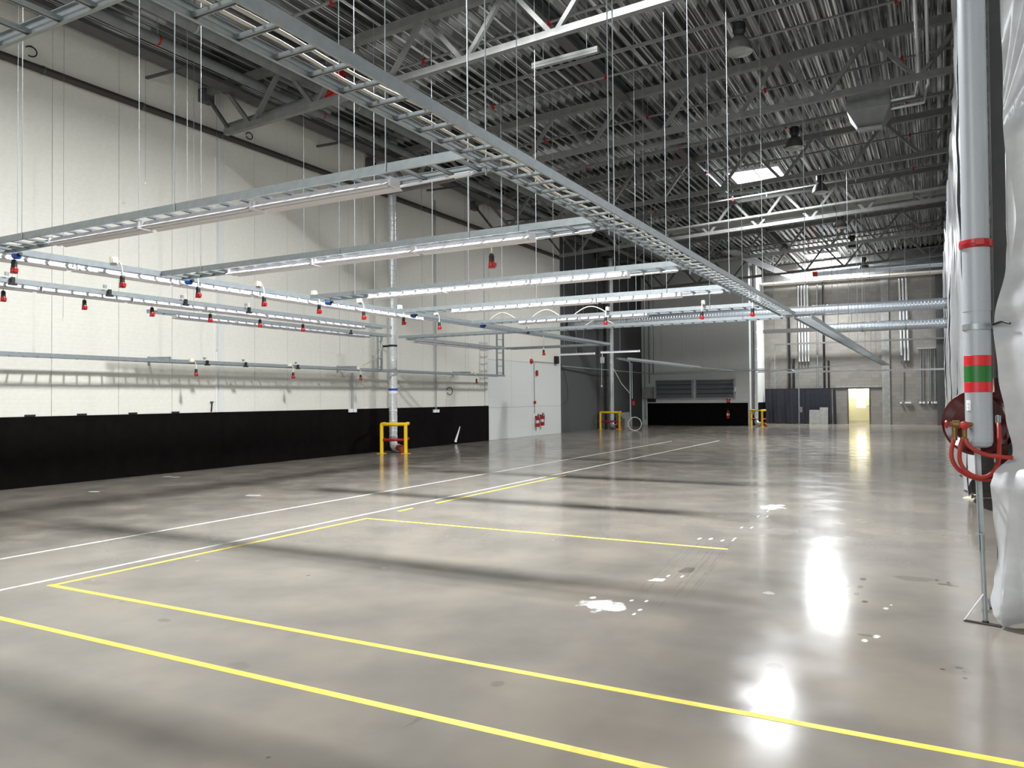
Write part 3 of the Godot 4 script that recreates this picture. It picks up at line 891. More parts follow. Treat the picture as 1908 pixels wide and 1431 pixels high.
	for q in [[-11.72, -5.2], [-11.72, -6.35], [-11.72, -7.85], [-11.72, -9.3], [-11.72, -10.75], [-14.28, -11.9], [-14.28, -13.0], [-14.28, -14.7], [-9.43, -18.1], [-13.31, -15.6]]:
		var y := 2.42 if q[0] < -14.0 else TRAY
		var lab := "black clamp with a stub rod on the collector ladder beyond its last socket" if nn == 8 else "black clamp with a stub rod on the short ladder near the wall"
		if nn < 5:
			lab = "%s black clamp from the left on the ladder second from the left wall" % ORD[nn]
		elif nn < 8:
			lab = "%s black clamp from the left on the low wall ladder" % ORD[nn - 5]
		if nn == 0:
			cp = thing("rail_clamp", lab, "clamp", "black rail clamps", Vector3(q[0], y, q[1]))
			part(cp, "jaw", S().box(Vector3(q[0] + 0.01, y - 0.02, q[1]), Vector3(0.05, 0.03, 0.11)).box(Vector3(q[0] + 0.015, y + 0.03, q[1]), Vector3(0.03, 0.1, 0.05)), M.black)
			part(cp, "stub_rod", S().tube(PackedVector3Array([Vector3(q[0] + 0.01, y, q[1]), Vector3(q[0] + 0.01, y + 0.17, q[1])]), 0.009, 6), M.white)
			part(cp, "wing_nut", S().box(Vector3(q[0] + 0.01, y + 0.12, q[1] + 0.08), Vector3(0.03, 0.05, 0.05)), M.galv)
		else:
			copy(cp, "rail_clamp", lab, Vector3(q[0], y, q[1]), "black rail clamps")
		nn += 1
	# blue connectors where the cross ladders meet the collector
	var bl: Node3D
	for i in 5:
		var p := Vector3(-9.38, TRAY - 0.03, CROSS[i] - 0.42)
		var lab := "blue power connector where the %s cross ladder meets the collector" % ORD[i]
		if i == 0:
			bl = thing("power_connector", lab, "connector", "blue connectors", p)
			part(bl, "plug_body", S().lathe([Vector2(0, -0.06), Vector2(0.034, -0.06), Vector2(0.036, 0.02), Vector2(0.026, 0.05), Vector2(0, 0.05)], Transform3D(Basis(Vector3(0, 0, 1), PI * 0.45), p), 14), M.blue)
			part(bl, "plug_grip", S().lathe([Vector2(0, 0.05), Vector2(0.024, 0.05), Vector2(0.02, 0.11), Vector2(0, 0.11)], Transform3D(Basis(Vector3(0, 0, 1), PI * 0.45).rotated(Vector3.UP, PI), p), 12), M.black)
		else:
			copy(bl, "power_connector", lab, p, "blue connectors")

# red and black hanging power sockets
func sockets() -> void:
	var t := Node3D.new()
	var proto := {}
	for boxed in [true, false]:
		# origin: the underside of the ladder, the socket ends 0.25 lower
		var o := Node3D.new(); o.name = "pattern"
		var y := -0.25
		var parts: Array = []
		parts.append(["socket_housing", S().lathe([Vector2(0, y), Vector2(0.030, y), Vector2(0.038, y + 0.006), Vector2(0.037, y + 0.045), Vector2(0.030, y + 0.066), Vector2(0, y + 0.066)], Transform3D(), 16), M.red])
		parts.append(["flap_lid", S().box(Vector3(0.038, y + 0.025, 0), Vector3(0.022, 0.042, 0.046)).box(Vector3(0.0, y - 0.004, 0), Vector3(0.06, 0.012, 0.06)), M.red])
		parts.append(["grip", S().lathe([Vector2(0, y + 0.064), Vector2(0.033, y + 0.064), Vector2(0.029, y + 0.10), Vector2(0.032, y + 0.11), Vector2(0.030, y + 0.13), Vector2(0.022, y + 0.15), Vector2(0, y + 0.152)], Transform3D(), 14), M.black])
		if boxed:
			parts.append(["cable", S().tube(PackedVector3Array([Vector3(0, y + 0.14, 0), Vector3(0, y + 0.2, 0), Vector3(0, y + 0.27, 0.01), Vector3(0, y + 0.33, 0.05), Vector3(0, y + 0.345, 0.10)]), 0.011, 7), M.cable])
			parts.append(["junction_box", S().box(Vector3(-0.005, 0.085, 0.12), Vector3(0.055, 0.08, 0.09)).box(Vector3(0.026, 0.085, 0.12), Vector3(0.012, 0.06, 0.07)), M.box_cream])
		else:
			parts.append(["cable", S().tube(PackedVector3Array([Vector3(0, y + 0.14, 0), Vector3(0, 0.03, 0)]), 0.008, 7), M.cable])
		for q in parts:
			var m := MeshInstance3D.new(); m.name = q[0]; m.mesh = q[1].mesh(); m.material_override = q[2]
			o.add_child(m, true)
		proto[boxed] = o
	var rows := [
		["under the collector ladder", -9.415, TRAY + 0.03, [-5.12, -6.49, -7.69, -8.95, -10.21, -11.41, -12.65, -13.93], true],
		["under the ladder with black clamps", -11.95, TRAY, [-6.35, -7.58, -8.80, -10.03, -11.25, -12.46], false],
		["under the low wall ladder", -14.28, 2.40, [-11.61, -14.54, -17.16, -23.45], true],
	]
	for r in rows:
		for k in r[3].size():
			var c: Node3D = proto[r[4]].duplicate()
			c.name = numbered("power_socket"); add_child(c)
			c.position = Vector3(r[1], r[2], r[3][k])
			tag(c, "%s red and black power socket from the viewer hanging %s" % [ORD[k], r[0]], "power socket", "red sockets " + r[0])
	for q in [[-4.32, TRAY - 0.02, -7.435, "red and black power socket hanging alone under the second cross ladder"], [-6.04, TRAY + 0.05, -15.11, "red power socket with cream box on the fifth cross ladder, left of three"], [-4.02, TRAY + 0.05, -15.11, "red power socket with cream box on the fifth cross ladder, middle of three"], [-3.05, TRAY + 0.05, -15.11, "red power socket with cream box on the fifth cross ladder beside the long ladder"], [-9.6, 3.05, -19.37, "small red power socket on a long cable before the white wall"]]:
		var c: Node3D = proto[q[2] == -15.11].duplicate()
		c.name = numbered("power_socket"); add_child(c)
		c.position = Vector3(q[0], q[1], q[2])
		if q[2] == -15.11:
			c.rotation.y = PI
		if q[2] < -19.0:
			part(c, "cable", S().tube(PackedVector3Array([Vector3(q[0], q[1], q[2]), Vector3(q[0], TRAY + 0.02, q[2])]), 0.008, 7), M.cable)
		tag(c, q[3], "power socket", "single red sockets")
	proto[true].free(); proto[false].free(); t.free()

# ---------------------------------------------------------------- pipes, lamps and heaters under the roof
func roof_services() -> void:
	var sz := [-10.6, -13.45, -16.4, -19.3, -22.2, -25.1, -28.9, -34.5, -39.5]
	var proto: Node3D
	for i in sz.size():
		var z: float = sz[i]
		var lab := "%s sprinkler pipe from the viewer with red clips across the roof" % ORD[i]
		if i > 0:
			copy(proto, "sprinkler_pipe", lab, Vector3(-4.5, 9.0, z), "sprinkler pipes")
			continue
		var t := thing("sprinkler_pipe", lab, "pipe", "sprinkler pipes", Vector3(-4.5, 9.0, z))
		proto = t
		part(t, "pipe", S().tube(PackedVector3Array([Vector3(-11.6, 9.15 - 0.04 * 11.6, z), Vector3(1.4, 9.15 + 0.04 * 1.4, z)]), 0.03, 8), M.paint)
		for k in 4:
			var x := -9.45 + 2.96 * k
			part(t, "pipe_clip", S().box(Vector3(x, 9.15 + 0.04 * x - 0.01, z), Vector3(0.05, 0.12, 0.07)), M.red_dull)
			part(t, "hanger_strap", S().bar(Vector3(x, 9.2 + 0.04 * x, z), Vector3(x, deck_y(x), z), 0.012, 0.012), M.galv)
			part(t, "sprinkler_head", S().lathe([Vector2(0, -0.09), Vector2(0.022, -0.09), Vector2(0.008, -0.06), Vector2(0.012, 0.0)], Transform3D(Basis(), Vector3(x + 1.2, 9.12 + 0.04 * (x + 1.2), z)), 8), M.galv)
	var tz := [-14.95, -21.5, -26.6, -32.6, -37.4, -43.6]
	for i in 6:
		var z: float = tz[i]
		var t := thing("lamp_trunking", "%s slim steel trunking from the viewer, across the roof above a pendant lamp" % ORD[i], "trunking", "lamp trunkings", Vector3(-5, 8.95, z))
		part(t, "channel", S().bar(Vector3(-10.4 if i < 5 else -8.4, 8.95 - (0.416 if i < 5 else 0.336), z), Vector3(0.6, 8.975, z), 0.05, 0.06), M.paint)
		part(t, "cable", S().tube(PackedVector3Array([Vector3(-8.4, 8.95 - 0.305, z - 0.02), Vector3(0.6, 9.01, z - 0.02)]), 0.012, 6), M.black)
	# pendant high bay lamps
	var lz := [-14.95, -21.5, -26.6, -32.6, -37.4, -43.6]
	var lp: Node3D
	for i in 6:
		var p := Vector3(-3.2, 8.15, lz[i])
		var lab := "%s bell shaped pendant lamp from the viewer, unlit, hanging from the roof" % ORD[i]
		if i > 0:
			copy(lp, "pendant_lamp", lab, p, "bell shaped pendant lamps")
			continue
		lp = thing("pendant_lamp", lab, "lamp", "bell shaped pendant lamps", p)
		var tr := Transform3D(Basis(), p)
		part(lp, "lamp_shade", S().lathe([Vector2(0.245, 0.0), Vector2(0.25, 0.012), Vector2(0.243, 0.05), Vector2(0.215, 0.15), Vector2(0.165, 0.24), Vector2(0.11, 0.30), Vector2(0.08, 0.32)], tr, 28), M.lampshell)
		part(lp, "cover_glass", S().lathe([Vector2(0, -0.03), Vector2(0.12, -0.022), Vector2(0.21, -0.006), Vector2(0.245, 0.0)], tr, 28), M.glass)
		part(lp, "ballast_housing", S().lathe([Vector2(0.06, 0.31), Vector2(0.085, 0.33), Vector2(0.12, 0.40), Vector2(0.125, 0.53), Vector2(0.11, 0.56), Vector2(0, 0.57)], tr, 20), M.black)
		part(lp, "hook", S().ring(p + Vector3(0, 0.60, 0), Vector3(0, 0, 1), 0.035, 0.007), M.galv)
		part(lp, "suspension", S().tube(PackedVector3Array([p + Vector3(0, 0.63, 0), p + Vector3(0, 0.84, 0)]), 0.006, 6), M.galv)
	# tube fittings under the trunkings
	for q in [[-6.05, 7.95, -13.2, "long tube light hanging on wires under the nearest part of the roof"], [-6.05, 7.97, -19.0, "long tube light hanging on wires behind the second truss"], [-5.4, 8.0, -24.9, "long tube light hanging on wires in front of the bright skylight"]]:
		var t := thing("tube_light", q[3], "light fitting", "tube lights under the roof", Vector3(q[0], q[1], q[2]))
		var a := Vector3(q[0] - 0.68, q[1], q[2]); var b := Vector3(q[0] + 0.68, q[1] + 0.03, q[2])
		part(t, "lamp_body", S().bar(a + Vector3(0, 0.05, 0), b + Vector3(0, 0.05, 0), 0.1, 0.06), M.paint)
		part(t, "lamp_diffuser", S().bar(a, b, 0.085, 0.05), M.glass)
		for s in [-0.45, 0.45]:
			part(t, "suspension_wire", S().tube(PackedVector3Array([Vector3(q[0] + s, q[1] + 0.07, q[2]), Vector3(q[0] + s, deck_y(q[0]) + 0.02, q[2])]), 0.004, 5), M.galv)
	# unit heater
	var h := thing("unit_heater", "grey air heater box with a tapered hood hanging under the roof", "heater", "", Vector3(-1.2, 8.1, -19.6))
	part(h, "casing", S().span(Vector3(-1.72, 8.13, -20.1), Vector3(-0.82, 8.55, -19.2)), M.heater)
	var hood := S()
	var top := [Vector3(-1.72, 8.13, -20.1), Vector3(-0.82, 8.13, -20.1), Vector3(-0.82, 8.13, -19.2), Vector3(-1.72, 8.13, -19.2)]
	var bot := [Vector3(-1.52, 7.82, -20.0), Vector3(-1.02, 7.82, -20.0), Vector3(-1.02, 7.82, -19.6), Vector3(-1.52, 7.82, -19.6)]
	for k in 4:
		var m := (k + 1) % 4
		var e: Vector3 = (top[m] - top[k]).cross(bot[k] - top[k]).normalized()
		hood.quad(top[k], top[m], bot[m], bot[k], -e)
	hood.quad(bot[0], bot[1], bot[2], bot[3], Vector3.DOWN)
	part(h, "hood", hood, M.heater)
	for k in 3:
		part(h, "air_slat", S().box(Vector3(-1.27, 7.80 - 0.03 * k, -19.58 + 0.02 * k), Vector3(0.52, 0.012, 0.06)), M.galv)
	for x in [-1.65, -0.9]:
		part(h, "suspension", S().tube(PackedVector3Array([Vector3(x, 8.55, -19.6), Vector3(x, deck_y(x), -19.6)]), 0.008, 6), M.galv)
	for k in 2:
		var x := -0.24 + 0.18 * k
		var y := 8.6
		single("heating_pipe", S().tube(PackedVector3Array([Vector3(x, y, -9.0), Vector3(x, y, -19.3 - 0.35 * k), Vector3(x - 0.06, y - 0.08, -19.5 - 0.35 * k), Vector3(x - 0.1, 8.32 - 0.12 * k, -19.5 - 0.2 * k), Vector3(-0.82, 8.3 - 0.12 * k, -19.5 - 0.2 * k)]), 0.034, 10), M.foil, "%s thin heating pipe running to the air heater" % ["left", "right"][k], "pipe", "heating pipes", Vector3(x, y, -9))
	# pipes along the left side of the roof
	var spec := [[-12.1, 8.62, 0.125, "pipe_grey", "thick grey pipe high along the left wall, farthest from the wall"], [-13.15, 8.60, 0.10, "pipe_grey", "thick grey pipe high along the left wall, with red clips"], [-12.65, 8.95, 0.035, "paint", "thin pipe between two thick pipes high on the left"], [-13.5, 8.85, 0.04, "paint", "thin pipe beside the dark cable tray high on the left"], [-11.5, 8.80, 0.05, "pipe_grey", "medium grey pipe high on the left, nearest the middle of the hall"]]
	for q in spec:
		var t := thing("roof_pipe", q[4], "pipe", "pipes high along the left wall", Vector3(q[0], q[1], -14))
		part(t, "pipe", S().tube(PackedVector3Array([Vector3(q[0], q[1], 2), Vector3(q[0], q[1], -42.5)]), q[2], 14), M[q[3]])
		if q[2] > 0.09:
			for k in 8:
				var z := -5.2 - 4.6 * k
				part(t, "pipe_clip", S().lathe([Vector2(q[2] + 0.012, -0.02), Vector2(q[2] + 0.012, 0.02)], Transform3D(Basis(Vector3.RIGHT, PI * 0.5), Vector3(q[0], q[1], z)), 14), M.red_dull if q[0] < -13 else M.galv)
				part(t, "hanger_strap", S().bar(Vector3(q[0], q[1] + q[2], z), Vector3(q[0], deck_y(q[0]), z), 0.015, 0.015), M.galv)
	var tr := thing("cable_tray", "dark solid cable tray high along the left wall", "cable tray", "", Vector3(-13.95, 8.62, -15))
	part(tr, "tray_channel", S().sweep(PackedVector2Array([Vector2(-0.2, 0), Vector2(0.2, 0), Vector2(0.2, 0.07), Vector2(0.196, 0.07), Vector2(0.196, 0.004), Vector2(-0.196, 0.004), Vector2(-0.196, 0.07), Vector2(-0.2, 0.07)]), Vector3(-13.95, 8.62, 2), Vector3(-13.95, 8.62, -42)), M.paint_dark)
	for k in 8:
		part(tr, "bracket", S().bar(Vector3(WALL, 8.64, -5.6 - 5.3 * k), Vector3(-13.7, 8.6, -5.6 - 5.3 * k), 0.06, 0.05), M.paint_dark)
	# pipe through the nearest truss with the red valve
	var v := thing("valve_pipe", "grey pipe through the nearest truss ending at a red valve", "pipe", "", Vector3(-12.5, 8.2, -12.7))
	part(v, "pipe", S().tube(PackedVector3Array([Vector3(-14.6, 8.04, -12.75), Vector3(-11.5, 8.22, -12.75)]), 0.09, 12), M.pipe_grey)
	part(v, "flange", S().lathe([Vector2(0.16, -0.03), Vector2(0.16, 0.03)], Transform3D(Basis(Vector3(0, 0, 1), PI * 0.5), Vector3(-11.5, 8.22, -12.75)), 16), M.red)
	part(v, "elbow", S().tube(PackedVector3Array([Vector3(-11.5, 8.22, -12.75), Vector3(-11.36, 8.24, -12.75), Vector3(-11.26, 8.30, -12.75), Vector3(-11.2, 8.42, -12.75), Vector3(-11.2, 8.60, -12.75)]), 0.125, 14), M.red)
	part(v, "flange", S().lathe([Vector2(0.17, -0.03), Vector2(0.17, 0.03)], Transform3D(Basis(), Vector3(-11.2, 8.6, -12.75)), 16), M.red)
	# bundle of pale pipes across the roof
	var bu := thing("pipe_bundle", "bundle of pale parallel pipes across the roof beyond the bright skylight", "pipes", "", Vector3(-4, 8.5, -31))
	for k in 6:
		part(bu, "pipe", S().tube(PackedVector3Array([Vector3(-9.4, 8.30, -30.2 - 0.16 * k), Vector3(0.9, 8.72, -30.2 - 0.16 * k)]), 0.05, 8), M.concrete)
	for k in 4:
		part(bu, "hanger_bar", S().bar(Vector3(-8.4 + 2.6 * k, 8.27 + 0.106 * k, -30.05), Vector3(-8.4 + 2.6 * k, 8.27 + 0.106 * k, -31.15), 0.04, 0.03), M.paint_dark)

# ---------------------------------------------------------------- the long left wall
func downpipe(label: String, x: float, z: float, r: float, y_top: float, wrapped: bool) -> void:
	var t := thing("downpipe", label, "pipe", "silver downpipes", Vector3(x, 0, z))
	var p := PackedVector3Array([Vector3(x + 0.30, 0.14, z + 0.16), Vector3(x + 0.16, 0.13, z + 0.10), Vector3(x + 0.05, 0.18, z + 0.04), Vector3(x, 0.32, z), Vector3(x, y_top, z)])
	var pr: Array = []
	var rng := RandomNumberGenerator.new(); rng.seed = int(absf(z) * 10)
	var y := 0.36
	while y < y_top:
		pr.append(Vector2(r * rng.randf_range(0.96, 1.03), y)); y += 0.14
		pr.append(Vector2(r * 1.05, y)); y += 0.012
	part(t, "lagged_pipe", S().lathe(pr, Transform3D(Basis(), Vector3(x, 0, z)), 16), M.foil)
	part(t, "elbow", S().tube(PackedVector3Array(p.slice(0, 4)), r * 0.98, 14), M.foil)
	part(t, "outlet", S().tube(PackedVector3Array([p[0], p[0] + Vector3(0.14, 0.0, 0.05), p[0] + Vector3(0.24, -0.05, 0.08), p[0] + Vector3(0.28, -0.14, 0.09)]), r * 0.8, 12), M.rust)
	if wrapped:
		part(t, "blue_band", S().lathe([Vector2(r * 1.12, 1.86), Vector2(r * 1.12, 1.93)], Transform3D(Basis(), Vector3(x, 0, z)), 16), M.blue)
		part(t, "white_band", S().lathe([Vector2(r * 1.11, 1.77), Vector2(r * 1.11, 1.86)], Transform3D(Basis(), Vector3(x, 0, z)), 16), M.paper)
		part(t, "pipe_bracket", S().lathe([Vector2(r * 1.1, 3.20), Vector2(r * 1.1, 3.26)], Transform3D(Basis(), Vector3(x, 0, z)), 16).span(Vector3(WALL, 3.2, z - 0.02), Vector3(x, 3.26, z + 0.02)), M.black)

func guard(label: String, a: Vector3, b: Vector3, deep: Vector3) -> void:
	var t := thing("pipe_guard", label, "guard rail", "yellow pipe guards", (a + b) * 0.5)
	var h := 0.86; var r := 0.055
	for p in [a, b]:
		part(t, "post", S().tube(PackedVector3Array([p, p + Vector3(0, h, 0)]), r, 14), M.yellow)
	part(t, "top_rail", S().tube(PackedVector3Array([a + deep + Vector3(0, h, 0), a + Vector3(0, h, 0), b + Vector3(0, h, 0), b + deep + Vector3(0, h, 0)]), r, 14), M.yellow)
	part(t, "middle_rail", S().tube(PackedVector3Array([a + deep + Vector3(0, 0.40, 0), a + Vector3(0, 0.40, 0), b + Vector3(0, 0.40, 0), b + deep + Vector3(0, 0.40, 0)]), r * 0.8, 12), M.red_dull)
	part(t, "base_plate", S().box(a + Vector3(0, 0.006, 0), Vector3(0.2, 0.012, 0.2)), M.yellow)
	part(t, "base_plate", S().box(b + Vector3(0, 0.006, 0), Vector3(0.2, 0.012, 0.2)), M.yellow)

func extinguisher(label: String, p: Vector3, facing: Vector3) -> void:
	var t := thing("fire_extinguisher", label, "extinguisher", "", p)
	var tr := Transform3D(Basis(), p)
	part(t, "cylinder", S().lathe([Vector2(0, 0), Vector2(0.075, 0.0), Vector2(0.085, 0.02), Vector2(0.085, 0.36), Vector2(0.07, 0.42), Vector2(0.03, 0.46), Vector2(0.025, 0.48)], tr, 18), M.red)
	part(t, "valve_handle", S().box(p + Vector3(0, 0.50, 0) + facing * 0.02, Vector3(0.05, 0.05, 0.05)).bar(p + Vector3(0, 0.54, 0) - facing * 0.02, p + Vector3(0, 0.56, 0) + facing * 0.1, 0.025, 0.012), M.black)
	part(t, "hose", S().tube(PackedVector3Array([p + Vector3(0, 0.5, 0) + facing * 0.04, p + Vector3(0.05, 0.46, 0.05) + facing * 0.08, p + Vector3(0.06, 0.3, 0.06) + facing * 0.06, p + Vector3(0.05, 0.14, 0.05) + facing * 0.05]), 0.012, 6), M.black)
	part(t, "paper_label", S().lathe([Vector2(0.0865, 0.16), Vector2(0.0865, 0.28)], tr, 18), M.paper)
	part(t, "wall_hook", S().box(p + Vector3(0, 0.42, 0) - facing * 0.09, Vector3(0.05, 0.1, 0.05)), M.black)

func left_wall_things() -> void:
	var t := thing("wall_pipe", "dark brown pipe running high along the cream wall", "pipe", "", Vector3(-14.87, 7.95, -10))
	part(t, "pipe", S().tube(PackedVector3Array([Vector3(-14.87, 7.93, 5), Vector3(-14.87, 7.93, -31.9)]), 0.075, 12), M.brownpipe)
	for k in 14:
		var z := -2.3 - 2.1 * k
		part(t, "pipe_clip", S().lathe([Vector2(0.084, -0.02), Vector2(0.084, 0.02)], Transform3D(Basis(Vector3.RIGHT, PI * 0.5), Vector3(-14.87, 7.93, z)), 12).span(Vector3(WALL, 7.91, z - 0.02), Vector3(-14.87, 7.95, z + 0.02)), M.paint_dark)
	downpipe("silver lagged downpipe with a blue band behind the nearest yellow guard", -14.55, -19.0, 0.125, 8.6, true)
	guard("nearest yellow tube guard with a rust red middle rail", Vector3(-14.43, 0, -18.28), Vector3(-13.76, 0, -18.56), Vector3(-0.35, 0, -0.6))
	downpipe("silver lagged downpipe in the shaded bay behind the second yellow guard", -14.55, -37.1, 0.12, 8.6, false)
	guard("second yellow tube guard standing in the shaded bay", Vector3(-14.85, 0, -36.3), Vector3(-13.95, 0, -36.6), Vector3(-0.2, 0, -0.7))
	downpipe("silver lagged downpipe at the corner behind the farthest yellow guard", -8.55, -42.9, 0.11, 8.8, false)
	guard("farthest yellow tube guard at the corner of the wall block", Vector3(-8.62, 0, -41.9), Vector3(-8.05, 0, -41.9), Vector3(0.0, 0, -0.9))
	# little black blocks on top of the kick boards
	var sl: Node3D
	for k in 4:
		var z: float = [-8.45, -9.46, -10.58, -11.63][k]
		var lab := "%s small black block from the left on top of the dark kick boards" % ORD[k]
		if k == 0:
			sl = single("packing_block", S().box(Vector3(WALL + 0.015, 1.345, z), Vector3(0.03, 0.035, 0.19)), M.black, lab, "block", "black blocks on the kick boards", Vector3(WALL + 0.015, 1.345, z))
		else:
			copy(sl, "packing_block", lab, Vector3(WALL + 0.015, 1.345, z), "black blocks on the kick boards")
	single("black_peg", S().tube(PackedVector3Array([Vector3(WALL + 0.03, 1.34, -12.6), Vector3(WALL + 0.03, 1.57, -12.62)]), 0.016, 8).box(Vector3(WALL + 0.03, 1.57, -12.62), Vector3(0.03, 0.02, 0.09)), M.black, "short black peg standing on the kick boards beside the white strip", "peg", "", Vector3(WALL + 0.03, 1.34, -12.6))
	# loops of cable left on hooks
	for q in [[8.24, -8.42, 0.10, 0.6, 5.2, "black cable loop hanging high on the cream wall, top left"], [8.2, -13.74, 0.085, 0.2, 6.0, "black cable loop hanging under the end of the nearest truss"], [1.87, -22.74, 0.13, 0.3, 5.9, "black cable ring hanging on the cream wall above the kick boards"], [7.1, -22.2, 0.11, 0.0, TAU, "thin cable ring high on the cream wall beside the far roof brackets"]]:
		var c := Vector3(WALL + 0.05, q[0], q[1])
		var o := thing("cable_loop", q[5], "cable", "cable loops on the cream wall", c)
		part(o, "loop", S().ring(c, Vector3(1, 0.1, 0.25), q[2], 0.013, q[3], q[4], 6), M.black)
		part(o, "hook", S().bar(Vector3(WALL, c.y + q[2], c.z), Vector3(WALL + 0.07, c.y + q[2], c.z), 0.015, 0.015), M.black)
	# conduits dropping to outlets
	for q in [[-21.9, 8.4, 1.24, 0.035, "pair of thin conduits dropping to a double outlet on the kick boards"], [-17.6, 2.38, 1.33, 0.03, "white conduit dropping to outlets beside the nearest downpipe"]]:
		var o := thing("conduit_drop", q[4], "conduit", "", Vector3(WALL, q[2], q[0]))
		part(o, "conduit", S().tube(PackedVector3Array([Vector3(WALL + 0.04, q[2], q[0] - q[3]), Vector3(WALL + 0.04, q[1], q[0] - q[3])]), 0.012, 6), M.galv)
		part(o, "conduit", S().tube(PackedVector3Array([Vector3(WALL + 0.04, q[2], q[0] + q[3]), Vector3(WALL + 0.04, q[1], q[0] + q[3])]), 0.012, 6), M.galv)
		for s in [-0.09, 0.09]:
			part(o, "outlet", S().box(Vector3(WALL + 0.05, q[2] - 0.05, q[0] + s), Vector3(0.06, 0.1, 0.13)), M.paper)
	single("cable_sling", S().tube(PackedVector3Array([Vector3(-14.28, 2.55, -17.2), Vector3(-14.26, 2.62, -17.4), Vector3(-14.22, 2.78, -17.75), Vector3(-14.2, 3.0, -17.95), Vector3(-14.2, 3.3, -18.05)]), 0.012, 6), M.cable, "white cable slung from the low ladder up to the upright ladder", "cable", "", Vector3(-14.28, 2.55, -17.2))
	var sc := S()
	sc.quad(Vector3(WALL + 0.024, 0.05, -23.2), Vector3(WALL + 0.024, 0.09, -23.06), Vector3(WALL + 0.024, 0.62, -23.42), Vector3(WALL + 0.024, 0.60, -23.46), Vector3.RIGHT)
	single("torn_film", sc, M.paper, "strip of torn whitish film stuck on the dark kick board", "film", "", Vector3(WALL + 0.024, 0.3, -23.2))
	# the pale panels with the fire alarm gear
	extinguisher("left one of two red fire extinguishers on the white wall", Vector3(WALL + 0.12, 0.38, -29.42), Vector3.RIGHT)
	extinguisher("right one of two red fire extinguishers on the white wall", Vector3(WALL + 0.12, 0.42, -29.86), Vector3.RIGHT)
	var b := thing("alarm_bell", "red alarm bell on the white wall at the end of a conduit", "alarm", "", Vector3(WALL + 0.08, 3.16, -29.05))
	part(b, "bell", S().lathe([Vector2(0, 0.1), Vector2(0.06, 0.09), Vector2(0.1, 0.05), Vector2(0.11, 0.0)], Transform3D(Basis(Vector3(0, 0, 1), -PI * 0.5), Vector3(WALL, 3.16, -29.05)), 16), M.red)
	part(b, "base", S().box(Vector3(WALL + 0.02, 3.13, -29.05), Vector3(0.04, 0.14, 0.14)), M.red_dull)
	single("alarm_horn", S().lathe([Vector2(0, 0), Vector2(0.05, 0.01), Vector2(0.055, 0.2), Vector2(0.03, 0.25), Vector2(0, 0.26)], Transform3D(Basis(), Vector3(WALL + 0.06, 2.54, -29.5)), 12), M.red, "slim red alarm horn on the white wall below the bell", "alarm", "", Vector3(WALL + 0.06, 2.54, -29.5))
	single("alarm_button", S().box(Vector3(WALL + 0.03, 1.42, -29.33), Vector3(0.06, 0.12, 0.12)).box(Vector3(WALL + 0.065, 1.42, -29.33), Vector3(0.01, 0.06, 0.06)), M.red, "red alarm button box above the two fire extinguishers", "alarm", "", Vector3(WALL + 0.03, 1.42, -29.33))
	single("alarm_conduit", S().tube(PackedVector3Array([Vector3(WALL + 0.02, 0.95, -29.33), Vector3(WALL + 0.02, 3.14, -29.3), Vector3(WALL + 0.02, 3.16, -29.36), Vector3(WALL + 0.02, 3.16, -31.7)]), 0.014, 6), M.galv, "grey conduit framing the alarm gear on the white wall", "conduit", "", Vector3(WALL + 0.02, 0.95, -29.33))
	single("switch_box", S().box(Vector3(WALL + 0.08, 3.3, -31.4), Vector3(0.14, 0.34, 0.24)).box(Vector3(WALL + 0.16, 3.3, -31.4), Vector3(0.02, 0.28, 0.18)), M.black, "black switch box at the edge of the white wall", "box", "", Vector3(WALL + 0.08, 3.3, -31.4))
	single("loose_cable", S().tube(PackedVector3Array([Vector3(WALL + 0.04, 3.1, -32.0), Vector3(WALL + 0.08, 2.6, -32.3), Vector3(WALL + 0.1, 2.0, -32.5), Vector3(WALL + 0.06, 1.5, -32.6), Vector3(WALL + 0.04, 1.35, -32.3)]), 0.012, 6), M.black, "black cable hanging loose at the edge of the shaded bay", "cable", "", Vector3(WALL, 3.1, -32))

